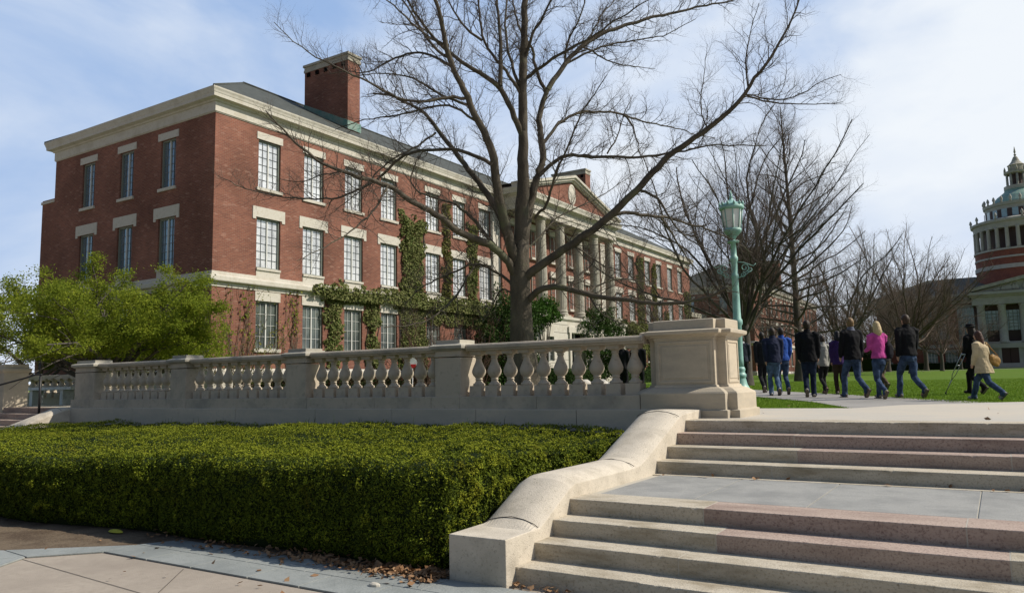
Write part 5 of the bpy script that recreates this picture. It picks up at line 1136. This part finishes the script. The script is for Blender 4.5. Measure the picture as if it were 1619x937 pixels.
b = MB(); b.lathe((0,0,0), [(.26,zg1-.02),(.30,zg1),(.31,zg1+.04),(.29,zr-.03),(.20,zr+.02),(.11,zr+.07),(.045,zr+.12),(.035,zr+.17),(.055,zr+.19),(.025,zr+.22),(.035,zr+.25),(.004,zr+.36)], 16); b.build('lantern_roof', [M['lampgreen']], lamp)
for j in range(12):
    a = 2*math.pi*j/12; b = MB(); b.lathe((.285*math.cos(a),.285*math.sin(a),zr-.05), [(.02,0),(.035,.05),(.012,.09),(.002,.13)], 6); b.build('crown_finial', [M['lampgreen']], lamp)
vdir = Vector((LX,LYY,0)).normalized(); sdx = Vector((vdir.y,-vdir.x,0))
for s in (-1,1):
    b = MB(); zb_ = zlamp(428)
    def sp(cx_, cz_, r0, turns, a0, sg):
        pts = []
        for i in range(26):
            t = i/25; a = a0+sg*turns*2*math.pi*t; r_ = r0*(1-t*.78); v_ = sdx*(s*(cx_+r_*math.cos(a))); pts.append((v_.x,v_.y,cz_+r_*math.sin(a)))
        return pts
    b.tube(sp(.24,zb_+.07,.11,1.4,-math.pi/2,1),.011,5); b.tube(sp(.19,zb_-.10,.07,1.3,math.pi/2,-1),.009,5); b.tube(sp(.36,zb_+.02,.07,1.2,math.pi,1),.009,5)
    w0 = sdx*(s*.07); w1 = sdx*(s*.45); b.tube([(w0.x,w0.y,zb_+.22),(w1.x*.5,w1.y*.5,zb_+.2),(w1.x,w1.y,zb_+.10),(w1.x*1.12,w1.y*1.12,zb_+.16)],.009,5); b.tube([(w0.x,w0.y,zb_-.18),(w1.x*.5,w1.y*.5,zb_-.12),(w1.x*.9,w1.y*.9,zb_+.0)],.009,5)
    b.build('scroll_bracket', [M['lampgreen']], lamp)

# ================================================================ PEOPLE
def cloth(name, c, r=.9): return mat(name, c, r, .15, noise=(6, tuple(q*.72 for q in c), .4, .66))
SKIN = mat('skin', (.42,.24,.17), .6, .3); SOLE = mat('shoe_sole', (.12,.10,.08))
DEN = [mat('blue_denim_%s' % k, c, .95, .08, noise=(7, tuple(q*.45 for q in c), .40, .62)) for k, c in (('mid',(.060,.092,.165)),('pale',(.105,.165,.27)),('dark',(.022,.032,.06)))]
def chain(b, pts, rad, n=10, flat=None):
    """closed tapered tube with rounded ends"""
    P = [Vector(p) for p in pts]; d0 = (P[0]-P[1]).normalized(); d1 = (P[-1]-P[-2]).normalized()
    Q = [P[0]+d0*rad[0]*.9, P[0]+d0*rad[0]*.6]+P+[P[-1]+d1*rad[-1]*.6, P[-1]+d1*rad[-1]*.9]; R_ = [rad[0]*.3,rad[0]*.78]+list(rad)+[rad[-1]*.78,rad[-1]*.3]
    b.tube(Q, R_, n)
def rings(b, rs, n=18):
    b.loft([[(cx+rx*math.cos(2*math.pi*j/n), cy+ry*math.sin(2*math.pi*j/n), z) for j in range(n)] for z, cx, cy, rx, ry in rs], 0, True, True)
def ell(b, c, rx, ry, rz, n=14):
    rings(b, [(c[2]+rz*math.sin(t), c[0], c[1], max(rx*math.cos(t),.002), max(ry*math.cos(t),.002)) for t in np.linspace(-math.pi/2*.98, math.pi/2*.98, 10)], n)
def bake(b, voxel, smooth, name, m, parent, scale, fold=0, seed=0.):
    me = b.mesh('tmp'); o = bpy.data.objects.new('tmp', me); COL.objects.link(o)
    r = o.modifiers.new('r','REMESH'); r.mode = 'VOXEL'; r.voxel_size = voxel
    s_ = o.modifiers.new('s','SMOOTH'); s_.iterations = smooth; s_.factor = .5
    dg = bpy.context.evaluated_depsgraph_get(); ev = o.evaluated_get(dg); nm = bpy.data.meshes.new_from_object(ev)
    bpy.data.objects.remove(o); bpy.data.meshes.remove(me)
    nv = len(nm.vertices); co = np.empty(nv*3,np.float32); nm.vertices.foreach_get('co',co); co = co.reshape(-1,3)
    if fold:
        no = np.empty(nv*3,np.float32); nm.vertex_normals.foreach_get('vector',no); no = no.reshape(-1,3)
        k = np.array([mnoise.noise(Vector((p[0]*9+seed,p[1]*9,p[2]*5+p[0]*6)))+.5*mnoise.noise(Vector((p[0]*22,p[1]*22+seed,p[2]*16))) for p in co]); co = co+no*(k*fold)[:,None]
    nm.vertices.foreach_set('co',(co*scale).astype(np.float32).ravel()); nm.polygons.foreach_set('use_smooth',np.ones(len(nm.polygons),bool)); nm.name = name; nm.update()
    nm.materials.clear(); nm.materials.append(m); return link(name, nm, m, parent)
def ik(h, a, l1, l2, fwd):
    h, a = Vector(h), Vector(a); v = a-h; d = min(v.length, (l1+l2)*.999); x = (l1*l1-l2*l2+d*d)/(2*d); y = math.sqrt(max(l1*l1-x*x,0)); u = v.normalized(); f = (Vector(fwd)-u*Vector(fwd).dot(u)).normalized(); return h+u*x+f*y
def person(label, foot_px, head_px, head_deg, stride=.55, lead=1, top=(.02,.02,.03), legs=None, hair=(.03,.02,.015), hairlen=0, hem=.86, bulk=1.0, arms=((.12,.05),(-.1,.05)), collar=None, shoe=(.25,.22,.2), lean=0., extras=None, P=None, sleeve_skirt=None, female=False, tilt=0., hat=None):
    """stride in m (rear foot back), lead=+1 right foot in front; arms=(right swing, bend),(left swing, bend)"""
    g = at_g(*foot_px) if P is None else Vector(P); g.z = gz(g.y)+.005
    Hh = at_y(head_px[0],head_px[1],g.y).z-g.z; sc = Hh/1.80
    root = empty('person', (g.x,g.y,g.z), label, 'person', 'people walking on the path', math.radians(head_deg))
    seed = (foot_px[0]*.37) % 10
    hs, fs = .5*stride, .5*stride
    hip = .93-stride*.10; sw = .175 if female else .20; lw_ = bulk
    J = {}
    for s in (1,-1):
        hx = s*.085; front = (s == lead)
        hipj = Vector((hx,0,hip)); 
        ank = Vector((hx*.9, hs*.9, .085)) if front else Vector((hx*.9,-fs*1.15,.16))
        if stride < .15: ank = Vector((hx*1.1,hs*(.5 if front else -.5),.085))
        J[s] = (hipj, ik(hipj, ank, .44, .42, (0,1,0)), ank, front)
    L_ = lean; sh_y = L_*.5
    def tors(z): return L_*(z-hip)
    sh = {s: Vector((s*sw, tors(1.47), 1.465)) for s in (1,-1)}
    arm = {}
    for i, s in enumerate((1,-1)):
        swg, bend = arms[i]; el = sh[s]+Vector((s*.022, math.sin(swg)*.29, -math.cos(swg)*.29)); a2 = swg+bend
        wr = el+Vector((-s*.05 if bend > .8 else -s*.015, math.sin(a2)*.25, -math.cos(a2)*.25)); arm[s] = (sh[s], el, wr, a2)
    # body: one continuous surface
    b = MB()
    hc = Vector((0, tors(1.66)+.02, 1.675))
    ell(b, hc, .076, .097, .122); ell(b, hc+Vector((0,.03,-.06)), .056, .062, .062); 
    ell(b, hc+Vector((0,.098,-.015)), .014, .022, .026, 8)
    for s in (1,-1): ell(b, hc+Vector((s*.078,-.005,-.01)), .011, .022, .032, 8)
    chain(b, [(0,tors(1.46),1.45),(0,tors(1.58)+.005,1.60)], [.062,.055])
    rings(b, [(hip-.04,0,0,.12,.09),(hip+.06,0,tors(hip+.06),.14,.10),(1.12,0,tors(1.12),.115,.09),(1.32,0,tors(1.32),.14,.10),(1.44,0,tors(1.44),.15,.085),(1.50,0,tors(1.5),.08,.06)])
    for s in (1,-1):
        A, E, Wd, a2 = arm[s]; chain(b, [A,E,Wd], [.046,.038,.026]); d = (Wd-E).normalized(); pc = Wd+d*.045
        chain(b, [Wd, Wd+d*.08], [.024,.030]); side = Vector((0,1,0)); side = (side-d*side.dot(d)).normalized()
        for k in range(4):
            q = Wd+d*.085+side*(.024-.016*k); ln = (.062,.07,.066,.052)[k]; cu = Vector((-s*.35,0,0)); chain(b, [q, q+d*ln*.5, q+(d*.85+cu*.5)*ln], [.0095,.0088,.0075], 6)
        q = Wd+d*.03+side*.024; chain(b, [q, q+(d*.8+side*.6)*.035, q+(d*.95+side*.45-Vector((s*.2,0,0)))*.062], [.011,.010,.008], 6)
        hj, kj, aj, fr = J[s]; chain(b, [hj,kj,aj], [.075,.05,.035]); toe = aj+(Vector((0,.14,-.04)) if fr or stride < .15 else Vector((0,.10,-.11))); chain(b, [aj,toe], [.035,.025])
    body = bake(b, .0085, 3, 'body', SKIN, root, sc)
    for s in (1,-1):
        e = MB(); e.lathe((0,0,0),[(.002,-.011),(.009,-.006),(.011,0),(.009,.006),(.002,.011)],8); o = e.build('eye',[mat('eye',(.03,.02,.02),.2,.6)] if 'eye' not in M else [M['eye']], body); o.location = (hc+Vector((s*.03,.086,.012)))*sc; o.scale = (sc,)*3
        M.setdefault('eye', o.data.materials[0])
    # trousers
    lm = legs if legs is not None else DEN[0]
    b = MB(); rings(b, [(hip-.10,0,-.005,.135,.115),(hip-.02,0,-.01,.155*bulk,.125*bulk),(hip+.07,0,tors(hip+.07),.15*bulk,.115*bulk),(hip+.14,0,tors(hip+.14),.14*bulk,.105*bulk)])
    for s in (1,-1):
        hj, kj, aj, fr = J[s]; bl = .5+.5*bulk
        chain(b, [hj+Vector((0,0,-.02)), (hj*.55+kj*.45), kj, (kj*.5+aj*.5)+Vector((0,-.012,0)), aj+Vector((0,0,.03)), aj+Vector((0,-.005,-.035))], [.092*bl,.086*bl,.066*bl,.063*bl,.060*bl,.066*bl], 12)
    bake(b, .012, 3, 'trousers', lm, root, sc, .011, seed)
    shm = cloth('shoe', shoe, .6)
    for s in (1,-1):
        hj, kj, aj, fr = J[s]; b = MB(); 
        if fr or stride < .15: fwd, dn = Vector((0,1,0)), Vector((0,0,-1))
        else: t_ = math.radians(-48); fwd = Vector((0,math.cos(t_),math.sin(t_))); dn = Vector((0,math.sin(t_),-math.cos(t_)))
        heel = aj+dn*.045-fwd*.045
        chain(b, [heel, heel+fwd*.09, heel+fwd*.19], [.040,.042,.034], 10); chain(b, [aj+dn*.0, heel+fwd*.05], [.042,.042], 10)
        o = bake(b, .009, 2, 'shoe', shm, root, sc)
        b = MB(); w_ = Vector((.040,0,0)); u0 = heel+dn*.036-fwd*.045; 
        b.loft([[tuple((u0+w_*k_*f_+fwd*l_+dn*q_)*sc) for k_, q_ in ((-1,0),(1,0),(1,.014),(-1,.014))] for l_, f_ in ((0,.7),(.04,.95),(.12,.9),(.2,1.05),(.27,.7))]); b.build('sole',[SOLE],o)
    # jacket
    tm = cloth('jacket', top); b = MB(); bw = bulk
    fl = .02 if hem > .8 else .05
    zs = [(hem,.165*bw+fl,.125*bw+fl),(hem+.06,.17*bw+fl*.7,.13*bw+fl*.6),(1.08,.158*bw,.122*bw),(1.22,.168*bw,.125*bw),(1.36,.188*bw if not female else .165*bw,.128*bw),(1.45,.185*bw if not female else .155*bw,.105),(1.495,.13,.085),(1.53,.075,.068)]
    rings(b, [(z,0,tors(max(z,hip))-.004,rx,ry) for z,rx,ry in zs], 24)
    for s in (1,-1):
        A, E, Wd, a2 = arm[s]; mid = A*.5+E*.5; chain(b, [A+Vector((-s*.05,0,.0)),A+Vector((s*.005,0,-.02)),mid,E,(E*.5+Wd*.5),Wd+(Wd-E)*.06], [.075,.073*bw,.064*bw,.058*bw,.054*bw,.046], 12)
    jk = bake(b, .012, 3, 'jacket', tm, root, sc, .013, seed+3)
    b = MB(); cm_ = cloth('collar', collar) if collar else tm
    rings(b, [(1.50,0,tors(1.5)-.005,.098,.088),(1.535,0,tors(1.53),.080,.078),(1.585,0,tors(1.58),.072,.074),(1.59,0,tors(1.58),.06,.062)], 16); bake(b, .010, 2, 'collar', cm_, root, sc, .004, seed)
    # hair
    hm = mat('hair', hair, .6, .3, noise=((60,60,8), tuple(q*.55 for q in hair), .4, .6)); b = MB()
    ell(b, hc+Vector((0,-.014,.022)), .086, .100, .115)
    ell(b, hc+Vector((0,-.03,-.045)), .074, .070, .055)
    if hairlen > 0:
        chain(b, [hc+Vector((0,-.045,.0)), hc+Vector((0,-.075,-.10)), hc+Vector((0,-.085,-.10-hairlen*.5)), hc+Vector((0,-.085,-.08-hairlen))], [.08,.084,.075,.045], 14)
        for s in (1,-1): chain(b, [hc+Vector((s*.05,-.01,.0)), hc+Vector((s*.062,-.035,-.12)), hc+Vector((s*.05,-.07,-.06-hairlen*.7))], [.045,.042,.03], 10)
    bake(b, .009, 2, 'hair', hm, root, sc, .006, seed)
    if hat:
        b = MB(); rings(b, [(hc.z+.05,0,hc.y-.01,.13,.14),(hc.z+.065,0,hc.y-.01,.135,.145),(hc.z+.075,0,hc.y-.01,.10,.11),(hc.z+.13,0,hc.y-.01,.09,.10),(hc.z+.15,0,hc.y-.01,.06,.07)]); bake(b,.01,2,'hat',cloth('hat',hat),root,sc)
    root['_'] = 0; del root['_']
    return root, sc, arm, J, g
D = DEN
person('person in a navy jacket with white collar trim just right of the lamp post', (1177,611), (1177,530), 15, .3, 1, (.03,.035,.05), cloth('track_trousers',(.03,.03,.035)), (.05,.03,.02), 0, .86, 1.0, collar=(.45,.45,.47))
person('dark-haired person in a dark jacket half hidden behind the navy-jacketed one', (1209,620), (1206,525), 30, .4, 1, (.02,.02,.022), cloth('black_trousers',(.015,.015,.018)), (.02,.015,.01), 0, .84, .95)
person('person in a navy jacket and pale blue jeans walking beside the one in bright blue', (1226,624.5), (1216,518), 25, .25, -1, (.022,.027,.055), D[1], (.05,.035,.025), 0, .86, 1.1, arms=((.1,.15),(-.15,.2)), shoe=(.4,.4,.4))
person('person in a bright blue jacket and jeans, second blue back right of the lamp', (1240,623), (1229,518), 25, .35, -1, (.03,.085,.35), D[0], (.03,.02,.015), 0, .90, 1.0, arms=((.1,.5),(-.1,.2)))
person('person in a long-sleeved black jacket and dark jeans in front of the tall bare tree', (1282,627), (1277,506), 12, .2, 1, (.010,.010,.012), D[2], (.03,.02,.012), 0, .82, 1.08, arms=((.05,.1),(-.05,.12)), shoe=(.3,.28,.25))
person('person in a pale grey hooded top and dark skirt, partly behind the black-jacketed one', (1305,622), (1299,530), 35, .4, 1, (.36,.35,.32), cloth('dark_leggings',(.02,.02,.022)), (.06,.04,.03), 0, .84, .92, shoe=(.25,.16,.10), female=True)
person('person with dark hair in a purple jacket and brown trousers', (1330,622.5), (1325,523), 20, .22, -1, (.045,.022,.10), cloth('brown_trousers',(.045,.03,.02)), (.012,.01,.012), .06, .84, 1.0, female=True, arms=((.0,.1),(0.05,.3)))
person('person with light brown hair, black jacket with grey collar and jeans, mid-stride', (1352,627.5), (1347,502), 40, .62, -1, (.012,.012,.014), D[0], (.24,.15,.07), 0, .84, 1.08, collar=(.16,.17,.22), shoe=(.12,.10,.09), arms=((-.1,.1),(.15,.2)))
person('person in khaki and black walking just behind the one in pink', (1399,615), (1394,522), 38, .45, 1, (.014,.013,.016), cloth('dark_khaki',(.10,.07,.045)), (.03,.02,.015), 0, .84, .98, shoe=(.25,.19,.12))
rp, sc_, ar_, J_, g_ = person('blonde person in a bright pink sweater and blue jeans', (1394,629.5), (1384,508), 35, .55, 1, (.52,.075,.30), D[0], (.58,.44,.24), .13, .93, .95, shoe=(.30,.25,.18), female=True, arms=((.25,1.0),(.12,1.25)))
person('tall person in black leather jacket and jeans, to the right of the one in pink', (1441,628), (1429,497.5), 38, .62, -1, (.012,.012,.014), D[0], (.06,.035,.02), 0, .90, 1.06, arms=((.08,.35),(-.05,.3)), shoe=(.18,.16,.14))
r12, s12, a12, J12, g12 = person('person in a long black coat and dark hat walking with a crutch', (1543,622), (1529,513), 50, .55, 1, (.010,.009,.010), cloth('black_tights',(.012,.011,.012)), (.03,.018,.012), .22, .66, 1.0, female=True, arms=((.0,.2),(.1,.35)), hat=(.012,.011,.012), shoe=(.03,.02,.02))
r13, s13, a13, J13, g13 = person('person in a beige hooded coat with long brown hair and blue jeans, farthest right', (1560,631), (1550,523), 62, .80, 1, (.52,.42,.27), D[0], (.075,.032,.018), .34, .68, 1.38, female=True, lean=.10, collar=(.62,.55,.42), shoe=(.3,.3,.32), arms=((-.05,.2),(.05,.35)))
# people glimpsed between the last balusters
person('person in black with a reddish face glimpsed through the last balusters, left of two', (985,611), (984,541), 0, .1, 1, (.012,.012,.013), cloth('black_slacks',(.012,.012,.014)), (.10,.05,.03), 0, .84, 1.1, P=at_y(985,600,24.5))
person('person in black with a white collar glimpsed right beside the big pedestal', (1010,611), (1009,538), 0, .1, 1, (.012,.012,.013), cloth('black_slacks',(.012,.012,.014)), (.04,.03,.02), 0, .84, 1.1, collar=(.6,.6,.6), P=at_y(1010,600,23.5))
# shoulder bag of the beige-coated person, crutches, black bag
def loc2w(root, v): 
    a = root.rotation_euler.z; return Vector((root.location.x+v[0]*math.cos(a)-v[1]*math.sin(a), root.location.y+v[0]*math.sin(a)+v[1]*math.cos(a), root.location.z+v[2]))
bg_ = empty('shoulder_bag', loc2w(r13,(.17*s13,-.20*s13,1.02*s13)), 'mustard brown shoulder bag hanging behind the beige-coated person', 'bag', None, r13.rotation_euler.z-.3)
b = MB(); ell(b,(0,0,0),.19,.07,.13); rings(b,[(-.14,0,0,.13,.055),(-.1,0,0,.17,.07),(.06,0,0,.155,.06),(.12,0,0,.13,.04)]); o = bake(b,.012,3,'body',cloth('mustard_leather',(.30,.17,.05),.5),bg_,s13,.012,2.); o.rotation_euler.y = .45
b = MB(); b.tube([tuple(Vector(p)*s13) for p in ((-.13,0,.08),(-.16,.05,.30),(-.10,.14,.47),(-.02,.20,.48),(.02,.1,.3),(.12,.0,.1))],.012,6); b.build('strap',[cloth('bag_strap',(.22,.12,.04))],bg_)
for k_, (dx, lab) in enumerate(((-.26,'slim grey metal crutch held by the person in the black coat'),)):
    top_ = loc2w(r12,(dx*s12,.05*s12,1.02*s12)); q = at_g(1495+k_*14,621.5-k_*3); bot = Vector((q.x,q.y,gz(q.y)))
    cr_ = MB(); d_ = (top_-bot); sd = Vector((.04,.02,0)); cr_.tube([bot,bot+d_*.35],.013,7); cr_.tube([bot+d_*.35,bot+d_*.5+sd,top_+sd],.010,6); cr_.tube([bot+d_*.35,bot+d_*.5-sd,top_-sd],.010,6); cr_.tube([top_-sd*1.1,top_+sd*1.1],.018,8); cr_.tube([bot+d_*.72-sd,bot+d_*.72+sd],.014,6)
    o = cr_.build('crutch',[mat('crutch_metal',(.35,.36,.38),.35,.5,metal=.6)]); tag(o,lab,'crutch'); t2 = MB(); t2.tube([bot,bot+d_*.02],.022,8); t2.build('rubber_tip',[M['iron']],o)
bb = loc2w(rp,(.26*sc_,.02,1.12*sc_)); b = MB(); ell(b,(0,0,0),.10,.14,.19); rings(b,[(-.19,0,0,.07,.11),(-.1,0,0,.10,.15),(.1,0,0,.09,.14),(.17,0,0,.05,.09)]); o = bake(b,.012,3,'black_bag',cloth('black_bag',(.012,.011,.016)),None,1,.01,1.)
o.location = bb; tag(o,'black bag carried on the right arm of the person in pink','bag'); b = MB(); b.tube([(0,-.05,.15),(-.05,-.03,.30),(-.09,.02,.36),(-.04,.05,.26),(0,.06,.15)],.011,6); b.build('strap',[M['iron']],o)

# grass blades on the near lawn corners
n = 60000; xx = rng.uniform(-9,3,n); yy = rng.uniform(11.3,32,n)
def inpoly(x, y, poly):
    c = np.zeros(len(x),bool); j = len(poly)-1
    for i in range(len(poly)):
        xi, yi = poly[i]; xj, yj = poly[j]; m_ = ((yi > y) != (yj > y)) & (x < (xj-xi)*(y-yi)/(yj-yi+1e-12)+xi); c ^= m_; j = i
    return c
n = 260000; yy = 11.3+(rng.uniform(size=n)**1.4)*34; xx = rng.uniform(-13,14,n)*np.clip(yy/26,.4,1.2)-1; k = ~(inpoly(xx,yy,tp)|inpoly(xx,yy,pl)); k &= (xx > -.75*yy-2); xx = xx[k]; yy = yy[k]
zz_ = T+np.maximum(0,yy-16.5)*.0095-.02; n = len(xx); h = rng.uniform(.022,.05,n)*np.clip(1.25-(yy-11)/40,.4,1); a = rng.uniform(0,6.283,n); w_ = .006*np.clip(yy/14,1,2.2); lx_ = rng.normal(size=n)*.02; ly_ = rng.normal(size=n)*.02
V = np.empty((n,3,3)); V[:,0] = np.c_[xx-np.cos(a)*w_,yy-np.sin(a)*w_,zz_]; V[:,1] = np.c_[xx+np.cos(a)*w_,yy+np.sin(a)*w_,zz_]; V[:,2] = np.c_[xx+lx_,yy+ly_,zz_+h]
o = link('grass', np_mesh('grass', V.reshape(-1,3), np.arange(n*3).reshape(n,3), 3), M['grass']); tag(o,'short green grass blades of the lawn beside the path','grass',kind='stuff')
